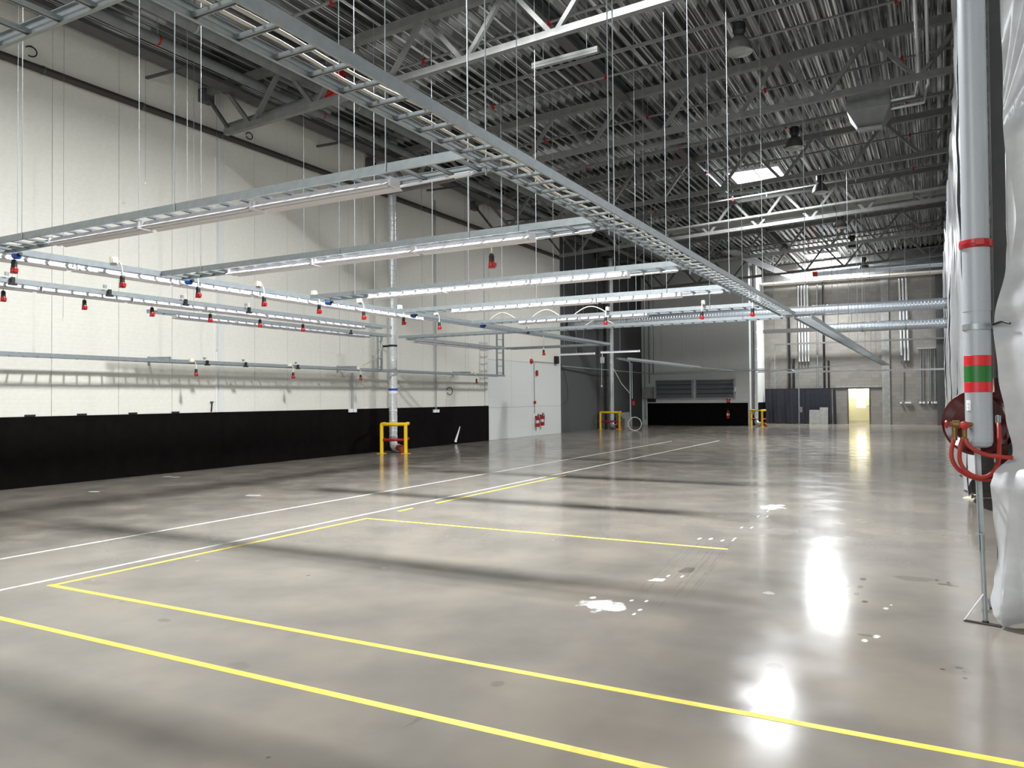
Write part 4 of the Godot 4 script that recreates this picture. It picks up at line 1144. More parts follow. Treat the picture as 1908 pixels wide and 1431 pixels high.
# ---------------------------------------------------------------- bay and wall block in the far left corner
func far_corner() -> void:
	var st := thing("panel_stack", "light grey panels stacked against the wall by the second yellow guard", "panels", "", Vector3(-14.6, 0, -39))
	for k in 4:
		part(st, "panel", S().box(Vector3(-14.75 + 0.12 * k, 0.4 - 0.05 * k, -39.3 + 0.1 * k), Vector3(0.1, 0.8 - 0.1 * k, 2.0 - 0.3 * k)), M.concrete)
	for k in 3:
		var x := -14.85 + 0.24 * k
		single("wall_conduit", S().tube(PackedVector3Array([Vector3(x, [0.36, 2.4, 2.9][k], STEP + 0.06), Vector3(x, 9.0, STEP + 0.06)]), [0.045, 0.03, 0.03][k], 8), M.galv if k == 0 else M.pipe_grey, "%s upright pipe at the left edge of the corner wall block" % ORD[k], "pipe", "upright pipes on the corner block", Vector3(x, 1, STEP))
	for k in 2:
		var x0: float = [-14.18, -11.87][k]; var x1: float = [-12.08, -9.75][k]
		var t := thing("wall_louvre", "%s silver louvre box with four broad blades on the corner wall" % ["left", "right"][k], "louvre", "wall louvres", Vector3((x0 + x1) * 0.5, 1.52, STEP))
		var f := S()
		for y in [1.53, 2.56]:
			f.box(Vector3((x0 + x1) * 0.5, y, STEP + 0.1), Vector3(x1 - x0, 0.04, 0.2))
		for x in [x0, x1]:
			f.box(Vector3(x, 2.045, STEP + 0.1), Vector3(0.05, 1.07, 0.2))
		part(t, "louvre_frame", f, M.galv)
		part(t, "back_plate", S().box(Vector3((x0 + x1) * 0.5, 2.045, STEP + 0.02), Vector3(x1 - x0, 1.0, 0.02)), M.paint_dark)
		for j in 4:
			var y := 1.66 + 0.255 * j
			part(t, "louvre_blade", S().box(Vector3(), Vector3(x1 - x0 - 0.06, 0.235, 0.012), Transform3D(Basis(Vector3.RIGHT, -0.5), Vector3((x0 + x1) * 0.5, y, STEP + 0.12))), M.galv)
		if k == 1:
			part(t, "actuator", S().box(Vector3(x1 + 0.06, 2.0, STEP + 0.12), Vector3(0.08, 0.26, 0.14)), M.paper)
	var cb := thing("control_cabinet", "light grey control cabinet left of the louvres", "cabinet", "", Vector3(-14.65, 1.55, STEP))
	part(cb, "body", S().span(Vector3(-14.95, 1.56, STEP), Vector3(-14.36, 2.2, STEP + 0.28)), M.concrete)
	part(cb, "door", S().span(Vector3(-14.93, 1.58, STEP + 0.28), Vector3(-14.38, 2.18, STEP + 0.3)), M.concrete)
	part(cb, "lock", S().box(Vector3(-14.42, 1.9, STEP + 0.31), Vector3(0.03, 0.06, 0.02)), M.black)
	single("wall_board", S().box(Vector3(-14.5, 1.42, STEP + 0.03), Vector3(0.5, 0.2, 0.06)), M.black, "small black board under the grey control cabinet", "board", "", Vector3(-14.5, 1.42, STEP))
	extinguisher("red fire extinguisher on the dark boards below the right louvre", Vector3(-10.11, 0.4, STEP + 0.13), Vector3(0, 0, 1))
	var sg := thing("extinguisher_sign", "small red and white sign above the extinguisher on the corner wall", "sign", "", Vector3(-10.11, 1.4, STEP))
	part(sg, "sign_plate", S().box(Vector3(-10.11, 1.46, STEP + 0.01), Vector3(0.2, 0.2, 0.008)), M.red)
	part(sg, "sign_symbol", S().box(Vector3(-10.12, 1.46, STEP + 0.016), Vector3(0.05, 0.12, 0.004)).box(Vector3(-10.08, 1.5, STEP + 0.016), Vector3(0.04, 0.03, 0.004)), M.paper)
	part(sg, "lower_plate", S().box(Vector3(-10.11, 1.29, STEP + 0.01), Vector3(0.2, 0.1, 0.008)), M.red)
	# square ring of trunking across the corner wall
	single("wall_trunking", S().bar(Vector3(-14.4, 2.93, STEP + 0.6), Vector3(-7.8, 3.0, STEP + 0.6), 0.1, 0.06).bar(Vector3(-14.4, 3.02, STEP + 0.56), Vector3(-7.8, 3.08, STEP + 0.56), 0.03, 0.03), M.galv, "galvanised trunking running across the corner wall above the louvres", "trunking", "", Vector3(-11, 2.95, STEP + 0.6))
	single("feeder_trunking", S().bar(Vector3(-9.0, 2.86, -32.9), Vector3(-9.6, 3.0, -42.4), 0.12, 0.05), M.galv, "galvanised trunking dropping from the far ladder to the corner wall", "trunking", "", Vector3(-9, 2.86, -33))
	single("wall_conduit", S().bar(Vector3(-14.93, 3.05, -32.0), Vector3(-14.3, 2.95, -42.66), 0.05, 0.04), M.galv, "long thin conduit along the shaded bay to the corner wall", "conduit", "", Vector3(-14.6, 3, -37))
	# bent stand pipe with a cable loop
	var sp := thing("stand_pipe", "galvanised bent pole dropping to the floor with a pale cable loop", "pole", "", Vector3(-13.0, 0, -35.6))
	part(sp, "pole", S().tube(PackedVector3Array([Vector3(-13.7, 3.52, -35.6), Vector3(-13.05, 3.34, -35.6), Vector3(-13.0, 3.28, -35.6), Vector3(-13.0, 0.6, -35.6)]), 0.04, 10), M.galv)
	part(sp, "second_pole", S().tube(PackedVector3Array([Vector3(-12.9, 3.26, -35.6), Vector3(-12.9, 1.55, -35.6)]), 0.025, 8), M.galv)
	part(sp, "cable_loop", S().ring(Vector3(-12.75, 0.33, -35.5), Vector3(0.2, 0, 1), 0.32, 0.018), M.cable)
	part(sp, "red_plug", S().box(Vector3(-12.82, 1.33, -35.55), Vector3(0.1, 0.2, 0.1)), M.red)
	single("slack_cable", S().tube(PackedVector3Array([Vector3(-12.2, 3.1, -31.0), Vector3(-12.2, 2.55, -31.8), Vector3(-12.3, 2.2, -32.6), Vector3(-12.5, 1.95, -33.8), Vector3(-12.95, 1.75, -35.5)]), 0.018, 6), M.cable, "pale cable hanging slack across the shaded bay to the bent pole", "cable", "", Vector3(-12.2, 3.1, -31))
	var pb := thing("pull_box", "small white box with a pull cord under the far batten", "box", "", Vector3(-10.9, 2.9, -26.9))
	part(pb, "box_body", S().box(Vector3(-10.9, 3.0, -26.9), Vector3(0.13, 0.22, 0.1)).box(Vector3(-10.9, 3.18, -26.9), Vector3(0.03, 0.16, 0.02)), M.paper)
	part(pb, "cord", S().tube(PackedVector3Array([Vector3(-10.92, 2.9, -26.9), Vector3(-10.94, 2.05, -26.9)]), 0.008, 6), M.cable)
	part(pb, "tip", S().box(Vector3(-10.94, 2.03, -26.9), Vector3(0.04, 0.06, 0.04)), M.paper)
	# spiral ducts in front of the far wall
	for k in 2:
		var y: float = [5.02, 4.28][k]; var x0: float = [-15.0, -3.9][k]
		var z := -33.0
		var r := 0.205 if k == 0 else 0.19
		var t := thing("spiral_duct", ["upper silver spiral duct across the far part of the hall", "lower silver spiral duct across the far right of the hall"][k], "duct", "spiral ducts", Vector3(x0, y, z))
		var pr: Array = []
		var len := 0.36 - x0
		var n := int(len / 0.12)
		for i in n + 1:
			pr.append(Vector2(r, len * i / n)); pr.append(Vector2(r + 0.006, len * i / n + 0.012)); pr.append(Vector2(r, len * i / n + 0.024))
		part(t, "duct_tube", S().lathe(pr, Transform3D(Basis(Vector3(0, 0, 1), -PI * 0.5), Vector3(x0, y, z)), 22), M.duct)
		for x in [x0 + 1.4, x0 + 2.9, 0.34]:
			part(t, "duct_clamp", S().lathe([Vector2(r + 0.012, -0.025), Vector2(r + 0.012, 0.025)], Transform3D(Basis(Vector3(0, 0, 1), -PI * 0.5), Vector3(x, y, z)), 22).bar(Vector3(x, y + r, z), Vector3(x, deck_y(x), z), 0.012, 0.012), M.galv)

# ---------------------------------------------------------------- things before and on the back wall
func far_wall_things() -> void:
	var z := BACK + 0.07
	for q in [[-7.52, 2.0, 6.3, 0.06, "left tall black pipe on the back wall"], [-5.63, 2.0, 8.12, 0.06, "right tall black pipe on the back wall"], [-7.28, 2.0, 3.7, 0.05, "short capped black pipe beside the left tall one"], [-5.40, 2.0, 3.55, 0.05, "short capped black pipe beside the right tall one"]]:
		var t := thing("black_pipe", q[4], "pipe", "black pipes on the back wall", Vector3(q[0], q[1], z))
		part(t, "pipe", S().tube(PackedVector3Array([Vector3(q[0], 0.0, z), Vector3(q[0], q[2], z)]), q[3], 10), M.black)
		part(t, "cap", S().lathe([Vector2(q[3] + 0.01, 0), Vector2(q[3] + 0.01, 0.06), Vector2(0, 0.1)], Transform3D(Basis(), Vector3(q[0], q[2], z)), 10), M.black)
	single("grey_conduit", S().tube(PackedVector3Array([Vector3(-6.0, 2.0, z), Vector3(-5.95, 8.0, z)]), 0.045, 8).box(Vector3(-5.99, 3.9, z), Vector3(0.13, 0.1, 0.13)), M.galv, "pale grey conduit between the black pipes on the back wall", "conduit", "", Vector3(-6, 2, z))
	for k in 4:
		var x := -6.98 + 0.165 * k
		var t := thing("lagged_pipe", "%s of four thin silver pipes ending open on the back wall" % ORD[k], "pipe", "four silver pipes", Vector3(x, 3.6, z))
		part(t, "pipe", S().tube(PackedVector3Array([Vector3(x + 0.02, 3.6, z), Vector3(x, 8.0, z)]), 0.05, 10), M.foil)
		part(t, "pipe_end", S().tube(PackedVector3Array([Vector3(x + 0.02, 3.4, z), Vector3(x + 0.02, 3.6, z)]), 0.03, 8), M.paint_dark)
	for k in 3:
		var x := -1.73 + 0.165 * k
		var t := thing("lagged_pipe", "%s of three silver pipes on the right of the back wall" % ORD[k], "pipe", "three silver pipes", Vector3(x, 3.5, z))
		part(t, "pipe", S().tube(PackedVector3Array([Vector3(x + 0.06, 3.5 + (0.3 if k == 0 else 0.0), z), Vector3(x, 8.0, z)]), 0.055, 10), M.foil)
		part(t, "pipe_end", S().tube(PackedVector3Array([Vector3(x + 0.06, 3.32, z), Vector3(x + 0.06, 3.5, z)]), 0.03, 8), M.paint_dark)
	var xs := [-0.76, -0.64, -0.36, -0.28, -0.07, 0.12]
	for k in 6:
		var x: float = xs[k]
		var t := thing("outlet_conduit", "%s thin conduit from the left dropping to a white outlet, far right" % ORD[k], "conduit", "thin conduits on the back wall", Vector3(x, 1.2, z))
		part(t, "conduit", S().tube(PackedVector3Array([Vector3(x - 0.02, 1.25, z - 0.03), Vector3(x, 4.1, z - 0.03)]), 0.022, 6), M.galv)
		part(t, "outlet", S().box(Vector3(x - 0.02, 1.2, z - 0.02), Vector3(0.16, 0.1, 0.08)), M.paper)
	single("conduit_rail", S().bar(Vector3(-0.9, 4.14, z), Vector3(0.4, 4.14, z), 0.1, 0.05), M.white, "short white rail above the thin conduits", "rail", "", Vector3(-0.3, 4.14, z))
	var oc := thing("outlet_conduit", "single thin conduit dropping to paired outlets below the silver pipes", "conduit", "", Vector3(-1.62, 1.2, z))
	part(oc, "conduit", S().tube(PackedVector3Array([Vector3(-1.63, 1.25, z - 0.03), Vector3(-1.61, 2.95, z - 0.03)]), 0.022, 6), M.galv)
	part(oc, "outlet", S().box(Vector3(-1.74, 1.2, z), Vector3(0.1, 0.08, 0.08)), M.paper)
	part(oc, "outlet", S().box(Vector3(-1.4, 1.2, z), Vector3(0.3, 0.08, 0.08)), M.paper)
	# rails and battens across the far end
	for q in [[-8.3, 0.36, 4.63, BACK + 0.35, 0.1, "paint", "grey rail across the back wall below the lower duct"], [-7.6, 0.36, 2.93, -45.2, 0.14, "white", "pale trunking across the far end at ladder height"], [-14.2, -2.3, 3.12, -44.6, 0.05, "galv", "thin rail rising slightly to the end of the long ladder"]]:
		single("cross_rail", S().bar(Vector3(q[0], q[2], q[3]), Vector3(q[1], q[2] + (0.3 if q[4] == 0.05 else 0.0), q[3]), q[4], 0.09) if q[0] > -14 else S().bar(Vector3(-8.9, 2.95, q[3]), Vector3(-2.6, 3.32, q[3]), q[4], 0.06), M[q[5]], q[6], "rail", "", Vector3(-4, q[2], q[3]))
	for q in [[-7.55, -4.9, 4.76, "white batten row at the far end, left of the long ladder"], [-4.0, -1.35, 4.74, "white batten row at the far end, right of the long ladder"], [-4.85, 0.3, 5.52, "grey batten row under the upper duct at the far end"]]:
		var t := thing("batten_row", q[3], "light fitting", "", Vector3((q[0] + q[1]) * 0.5, q[2], -40))
		part(t, "channel", S().bar(Vector3(q[0], q[2] + 0.08, -40), Vector3(q[1], q[2] + 0.08, -40), 0.24, 0.16), M.white)
		part(t, "diffuser", S().bar(Vector3(q[0] + 0.02, q[2], -40), Vector3(q[1] - 0.02, q[2], -40), 0.1, 0.06), M.white)
		for x in [q[0] + 0.5, q[1] - 0.5]:
			part(t, "hanger", S().tube(PackedVector3Array([Vector3(x, q[2] + 0.1, -40), Vector3(x, deck_y(x), -40)]), 0.012, 6), M.galv)
	var hp := thing("high_pipe", "thick silver pipe with an orange end high at the far end", "pipe", "", Vector3(-2.6, 7.9, -44))
	part(hp, "pipe", S().tube(PackedVector3Array([Vector3(-5.6, 8.3, -45.0), Vector3(0.36, 8.3, -45.0)]), 0.17, 14), M.duct)
	part(hp, "orange_end", S().tube(PackedVector3Array([Vector3(-5.85, 8.3, -45.0), Vector3(-5.6, 8.3, -45.0)]), 0.19, 14), M.hose)
	single("wide_tray", S().bar(Vector3(-8.9, 8.12, -46.65), Vector3(0.38, 8.10, -46.65), 0.85, 0.09), M.cable, "wide pale tray with cables high before the back wall", "cable tray", "", Vector3(-3, 8.1, -46.65))
	var lo := thing("cable_bundle", "bundle of thin cables running along the far roof to the wide tray", "cables", "", Vector3(-7, 7.9, -38))
	for k in 6:
		part(lo, "cable", S().tube(PackedVector3Array([Vector3(-8.1 + 0.1 * k, 7.95, -34), Vector3(-6.9 + 0.1 * k, 8.1, -46.3)]), 0.025, 6), M.paint)
	# black cloth screen
	var sc := thing("cloth_screen", "black cloth screen on a frame before the back wall", "screen", "", Vector3(-7, 0, BACK + 0.5))
	var cz := BACK + 0.5
	var cl := S()
	var cols := 120
	for part_i in 2:
		var xa: float = [-8.82, -6.62][part_i]; var xb: float = [-6.66, -5.28][part_i]
		for i in cols:
			var u0 := float(i) / cols; var u1 := float(i + 1) / cols
			for j in 10:
				var v0 := 0.03 + 1.98 * j / 10.0; var v1 := 0.03 + 1.98 * (j + 1) / 10.0
				var pts: Array = []
				var ns: Array = []
				for q in [[u0, v0], [u1, v0], [u1, v1], [u0, v1]]:
					var x: float = lerpf(xa, xb, q[0])
					var w := 0.02 * sin(x * 9.0 + 0.5 * sin(q[1] * 3.0)) + 0.006 * sin(x * 27.0 + q[1])
					var dw := 0.18 * cos(x * 9.0 + 0.5 * sin(q[1] * 3.0)) + 0.16 * cos(x * 27.0 + q[1])
					pts.append(Vector3(x, q[1], cz + w * (1.2 - 0.3 * q[1])))
					ns.append(Vector3(-dw * (1.2 - 0.3 * q[1]), 0, 1).normalized())
				cl.tri(pts[0], pts[1], pts[2], ns[0], ns[1], ns[2]); cl.tri(pts[0], pts[2], pts[3], ns[0], ns[2], ns[3])
	part(sc, "cloth", cl, M.fabric)
	var fr := S()
	fr.bar(Vector3(-8.84, 2.02, cz - 0.06), Vector3(-5.02, 2.02, cz - 0.06), 0.05, 0.05)
	for x in [-8.82, -6.64, -5.25, -5.03]:
		fr.bar(Vector3(x, 0, cz - 0.06), Vector3(x, 2.03, cz - 0.06), 0.05, 0.05)
	part(sc, "screen_frame", fr, M.black)
	part(sc, "folded_edge", S().bar(Vector3(-5.05, 0.02, cz), Vector3(-5.08, 2.02, cz), 0.05, 0.16), M.fabric)
	var gp := thing("leaning_panel", "light grey stepped board leaning on the black screen", "board", "", Vector3(-5.9, 0, BACK + 0.8))
	part(gp, "low_board", S().box(Vector3(), Vector3(0.98, 0.82, 0.03), Transform3D(Basis(Vector3.RIGHT, -0.12), Vector3(-5.88, 0.41, BACK + 0.84))), M.concrete)
	part(gp, "high_board", S().box(Vector3(), Vector3(0.44, 0.96, 0.03), Transform3D(Basis(Vector3.RIGHT, -0.12), Vector3(-5.6, 0.48, BACK + 0.80))), M.concrete)
	var po := thing("floor_pole", "thin galvanised pole standing before the black screen", "pole", "", Vector3(-6.8, 0, -45.8))
	part(po, "pole", S().tube(PackedVector3Array([Vector3(-6.8, 0, -45.8), Vector3(-6.78, 2.92, -45.8), Vector3(-7.25, 3.1, -45.8)]), 0.04, 8), M.galv)
	part(po, "outlet", S().box(Vector3(-6.7, 0.85, -45.75), Vector3(0.16, 0.3, 0.12)), M.concrete)
	single("strut_pole", S().tube(PackedVector3Array([Vector3(-8.32, 2.0, BACK + 0.25), Vector3(-8.32, 4.6, BACK + 0.25)]), 0.03, 8).tube(PackedVector3Array([Vector3(-8.32, 2.35, BACK + 0.25), Vector3(-7.9, 2.9, BACK + 0.25)]), 0.025, 8), M.galv, "galvanised upright with a slanting strut left on the back wall", "pole", "", Vector3(-8.3, 2, BACK))
	for k in 3:
		var x := -8.9 + 0.14 * k
		single("side_conduit", S().tube(PackedVector3Array([Vector3(-8.88, 0.6, -43.6 - 0.35 * k), Vector3(-8.88, 8.8, -43.6 - 0.35 * k)]), 0.04, 8), M.pipe_grey, "%s grey upright pipe round the corner behind the far downpipe" % ORD[k], "pipe", "upright pipes round the corner", Vector3(x, 0.6, -43.6))

# ---------------------------------------------------------------- pipe, hose reel and curtains on the right
func right_side() -> void:
	var px := 0.258; var pz := -6.42; var r := 0.088
	var at := Transform3D(Basis(), Vector3(px, 0, pz))
	var t := thing("drain_pipe", "thick grey upright pipe with red and green bands", "pipe", "", Vector3(px, 1.23, pz))
	part(t, "pipe", S().lathe([Vector2(0, 1.225), Vector2(0.05, 1.228), Vector2(0.075, 1.24), Vector2(r - 0.003, 1.27), Vector2(r - 0.003, 2.19)], at, 36), M.downpipe)
	part(t, "upper_pipe", S().lathe([Vector2(r, 2.19), Vector2(r, deck_y(px) - 0.03)], at, 36), M.downpipe)
	for q in [["red_band", 1.805, 1.878, "band_red"], ["green_band", 1.69, 1.805, "green"], ["red_band", 1.618, 1.69, "band_red"]]:
		part(t, q[0], S().lathe([Vector2(r - 0.002, q[1]), Vector2(r - 0.001, q[1] + 0.001), Vector2(r - 0.001, q[2] - 0.001), Vector2(r - 0.002, q[2])], at, 36), M[q[3]])
	part(t, "red_collar", S().lathe([Vector2(r, 2.64), Vector2(r + 0.016, 2.645), Vector2(r + 0.02, 2.67), Vector2(r + 0.016, 2.695), Vector2(r, 2.70)], at, 32).box(Vector3(px + 0.02, 2.67, pz + r + 0.02), Vector3(0.05, 0.04, 0.03)), M.red)
	part(t, "steel_strap", S().lathe([Vector2(r + 0.004, 2.06), Vector2(r + 0.005, 2.10)], at, 32).bar(Vector3(px + r, 2.08, pz + 0.02), Vector3(px + 0.20, 2.09, pz), 0.012, 0.04), M.galv)
	var st := S()
	for k in 6:
		var a0 := 0.62 + 0.07 * k; var a1 := a0 + 0.07
		var n0 := Vector3(-sin(a0), 0, cos(a0)); var n1 := Vector3(-sin(a1), 0, cos(a1))
		var o := Vector3(px, 0, pz)
		st.quad(o + n0 * (r + 0.001) + Vector3(0, 1.49, 0), o + n1 * (r + 0.001) + Vector3(0, 1.49, 0), o + n1 * (r + 0.001) + Vector3(0, 1.562, 0), o + n0 * (r + 0.001) + Vector3(0, 1.562, 0), (n0 + n1).normalized())
	var sk := part(t, "sticker", st, M.paper)
	var mk := Vector3(-sin(0.83), 0, cos(0.83)) * (r + 0.0025) + Vector3(px, 0, pz)
	piece(sk, "sticker_mark", S().ring(Vector3(), Vector3(0, 0, 1), 0.007, 0.0008, 0.0, TAU, 4).box(Vector3(0, -0.022, 0), Vector3(0.018, 0.0015, 0.001)).box(Vector3(0, -0.028, 0), Vector3(0.014, 0.0015, 0.001)).mesh(), M.paint, Transform3D(Basis(Vector3.UP, -0.83), mk + Vector3(0, 1.535, 0) - base_of(sk)))
	# valves
	var v := thing("valve_manifold", "brass valves with red hand wheels on the thick grey pipe", "valve", "", Vector3(0.14, 1.38, -6.38))
	var vb := S()
	vb.tube(PackedVector3Array([Vector3(0.22, 1.392, -6.36), Vector3(0.075, 1.392, -6.34)]), 0.017, 12)
	vb.tube(PackedVector3Array([Vector3(0.18, 1.385, -6.35), Vector3(0.18, 1.385, -6.28)]), 0.014, 10)
	vb.lathe([Vector2(0.012, -0.03), Vector2(0.028, -0.02), Vector2(0.028, 0.02), Vector2(0.012, 0.03)], Transform3D(Basis(Vector3(0, 0, 1), PI * 0.5), Vector3(0.115, 1.392, -6.345)), 8)
	vb.lathe([Vector2(0.0, -0.075), Vector2(0.016, -0.07), Vector2(0.018, 0.0), Vector2(0.0, 0.01)], Transform3D(Basis(), Vector3(0.105, 1.37, -6.345)), 8)
	vb.lathe([Vector2(0.0, -0.075), Vector2(0.016, -0.07), Vector2(0.018, 0.0), Vector2(0.0, 0.01)], Transform3D(Basis(), Vector3(0.165, 1.36, -6.32)), 8)
	part(v, "brass_body", vb, M.brass)
	for q in [[Vector3(0.055, 1.392, -6.335), Vector3(0, 0, 1), PI * 0.5], [Vector3(0.165, 1.388, -6.265), Vector3(1, 0, 0), PI * 0.5]]:
		part(v, "hand_wheel", S().lathe([Vector2(0, -0.008), Vector2(0.026, -0.008), Vector2(0.030, 0.0), Vector2(0.026, 0.008), Vector2(0.009, 0.01), Vector2(0.009, 0.03), Vector2(0, 0.03)], Transform3D(Basis(q[1], q[2] * (1.0 if q[1].x > 0 else -1.0)), q[0]), 12), M.red)
	# hoses
	var hs := [
		["red rubber hose curving down from the left valve under the pipe", [[0.105, 1.30, -6.34], [0.085, 1.22, -6.335], [0.085, 1.15, -6.33], [0.115, 1.085, -6.33], [0.175, 1.035, -6.34], [0.25, 1.01, -6.35], [0.36, 1.005, -6.36]]],
		["red rubber hose from the middle valve looping up to the right", [[0.155, 1.30, -6.31], [0.135, 1.22, -6.30], [0.135, 1.13, -6.30], [0.175, 1.06, -6.30], [0.25, 1.025, -6.31], [0.315, 1.045, -6.33], [0.36, 1.11, -6.36], [0.375, 1.2, -6.42], [0.382, 1.35, -6.5], [0.38, 1.4, -6.55]]],
		["red rubber hose running right from the valves to the curtain", [[0.172, 1.29, -6.29], [0.185, 1.25, -6.27], [0.235, 1.21, -6.26], [0.30, 1.185, -6.26], [0.37, 1.175, -6.26], [0.445, 1.17, -6.27]]],
	]
	for q in hs:
		var cu := Curve3D.new()
		var ps: Array = q[1]
		for i in ps.size():
			var p := Vector3(ps[i][0], ps[i][1], ps[i][2])
			var a: Array = ps[maxi(i - 1, 0)]; var b: Array = ps[mini(i + 1, ps.size() - 1)]
			var tan := (Vector3(b[0], b[1], b[2]) - Vector3(a[0], a[1], a[2])) / 6.0
			cu.add_point(p, -tan, tan)
		cu.bake_interval = 0.012
		var o := thing("rubber_hose", q[0], "hose", "red rubber hoses", cu.get_point_position(0))
		part(o, "hose", S().tube(cu.get_baked_points(), 0.0145, 12), M.hose)
		var c0 := cu.get_point_position(0)
		part(o, "hose_clamp", S().tube(PackedVector3Array([c0 + Vector3(0.001, -0.022, 0), c0 + Vector3(0, 0.004, 0)]), 0.0165, 10), M.brass)
	# hose reel behind the pipe
	var rl := thing("hose_reel", "dark red fire hose reel drum behind the thick pipe", "hose reel", "", Vector3(0.29, 1.38, -6.74))
	var bs := Basis(Vector3.UP, -0.42) * Basis(Vector3.RIGHT, PI * 0.5)
	var rt := Transform3D(bs, Vector3(0.27, 1.39, -6.74))
	part(rl, "front_disc", S().lathe([Vector2(0, 0.085), Vector2(0.05, 0.085), Vector2(0.07, 0.06), Vector2(0.16, 0.055), Vector2(0.215, 0.075), Vector2(0.235, 0.07), Vector2(0.24, 0.055), Vector2(0.235, 0.045), Vector2(0.15, 0.045)], rt, 44), M.reel)
	part(rl, "back_disc", S().lathe([Vector2(0, -0.055), Vector2(0.235, -0.055), Vector2(0.24, -0.065), Vector2(0.235, -0.075), Vector2(0, -0.08)], rt, 44), M.reel)
	part(rl, "drum", S().lathe([Vector2(0.17, -0.055), Vector2(0.185, 0.0), Vector2(0.17, 0.045)], rt, 36), M.hose)
	part(rl, "back_box", S().span(Vector3(0.365, 1.10, -6.825), Vector3(0.44, 1.72, -6.62)), M.reel)
	part(rl, "swing_arm", S().bar(rt * Vector3(0, -0.08, 0), Vector3(0.40, 1.39, -6.80), 0.04, 0.04), M.paint_dark)
	part(rl, "nozzle", S().lathe([Vector2(0.0, 0.0), Vector2(0.018, 0.0), Vector2(0.018, 0.05), Vector2(0.0, 0.055)], Transform3D(Basis(), Vector3(0.378, 1.40, -6.5)), 12), M.galv)
	# stand under the pipe
	var sd := thing("pipe_stand", "thin galvanised pole with a brace standing under the thick pipe", "stand", "", Vector3(0.272, 0, -6.40))
	part(sd, "upper_angle", S().sweep(PackedVector2Array([Vector2(-0.02, -0.018), Vector2(0.02, -0.018), Vector2(0.02, -0.013), Vector2(-0.015, -0.013), Vector2(-0.015, 0.02), Vector2(-0.02, 0.02)]), Vector3(0.262, 0.50, -6.40), Vector3(0.243, 1.24, -6.40), Vector3(0, 0, 1)), M.galv)
	part(sd, "lower_tube", S().tube(PackedVector3Array([Vector3(0.274, 0.0, -6.40), Vector3(0.259, 0.62, -6.40)]), 0.016, 14), M.galv)
	part(sd, "clamp_ring", S().lathe([Vector2(0.021, 0.07), Vector2(0.021, 0.085)], Transform3D(Basis(), Vector3(0.272, 0, -6.40)), 14).box(Vector3(0.296, 0.078, -6.40), Vector3(0.03, 0.018, 0.02)), M.galv)
	part(sd, "foot", S().lathe([Vector2(0, 0.012), Vector2(0.02, 0.012), Vector2(0.022, 0.0)], Transform3D(Basis(), Vector3(0.274, 0, -6.40)), 14), M.black)
	part(sd, "base_strip", S().bar(Vector3(0.144, 0.006, -6.375), Vector3(0.36, 0.006, -6.31), 0.03, 0.008), M.brownpipe)
	part(sd, "brace_rod", S().tube(PackedVector3Array([Vector3(0.146, 0.008, -6.375), Vector3(0.264, 0.20, -6.385)]), 0.0045, 8), M.white)
	part(sd, "wing_nut", S().box(Vector3(0.247, 0.62, -6.385), Vector3(0.05, 0.012, 0.014)), M.galv)
	# curtains
	near_curtain()
	far_curtain()
	# small yellow wedge on the floor
	var w := S()
	w.sweep(PackedVector2Array([Vector2(-0.14, 0.0), Vector2(0.07, 0.0), Vector2(0.07, 0.075)]), Vector3(0.47, 0.0, -13.9), Vector3(0.47, 0.0, -14.02))
	single("floor_wedge", w, M.box_cream, "small pale yellow wedge lying on the floor behind the pipe stand", "wedge", "", Vector3(0.47, 0, -13.95))

func curve_at(p: Array, y: float) -> float:
	for i in p.size() - 1:
		if y <= p[i + 1][0]:
			var t := smoothstep(0.0, 1.0, clampf((y - p[i][0]) / (p[i + 1][0] - p[i][0]), 0.0, 1.0))
			return lerpf(p[i][1], p[i + 1][1], t)
	return p[-1][1]

func cloth(f: Callable, nu: int, nv: int) -> Shape:
	# two faces, 4 mm apart, of a sheet f(u, v)
	var sh := S()
	var P: Array = []; var N: Array = []
	for i in nu + 1:
		var rp := PackedVector3Array()
		for j in nv + 1:
			rp.append(f.call(float(i) / nu, float(j) / nv))
		P.append(rp)
	for i in nu + 1:
		var rn := PackedVector3Array()
		for j in nv + 1:
			var du: Vector3 = P[mini(i + 1, nu)][j] - P[maxi(i - 1, 0)][j]
			var dv: Vector3 = P[i][mini(j + 1, nv)] - P[i][maxi(j - 1, 0)]
			rn.append(du.cross(dv).normalized())
		N.append(rn)
	for s in [1.0, -1.0]:
		var o: float = 0.0 if s > 0 else -0.004
		for i in nu:
			for j in nv:
				var c := [[i, j], [i + 1, j], [i + 1, j + 1], [i, j + 1]]
				var q: Array = []
				for k in c:
					q.append([P[k[0]][k[1]] + N[k[0]][k[1]] * o, N[k[0]][k[1]] * s])
				sh.tri(q[0][0], q[1][0], q[2][0], q[0][1], q[1][1], q[2][1])
				sh.tri(q[0][0], q[2][0], q[3][0], q[0][1], q[2][1], q[3][1])
	return sh

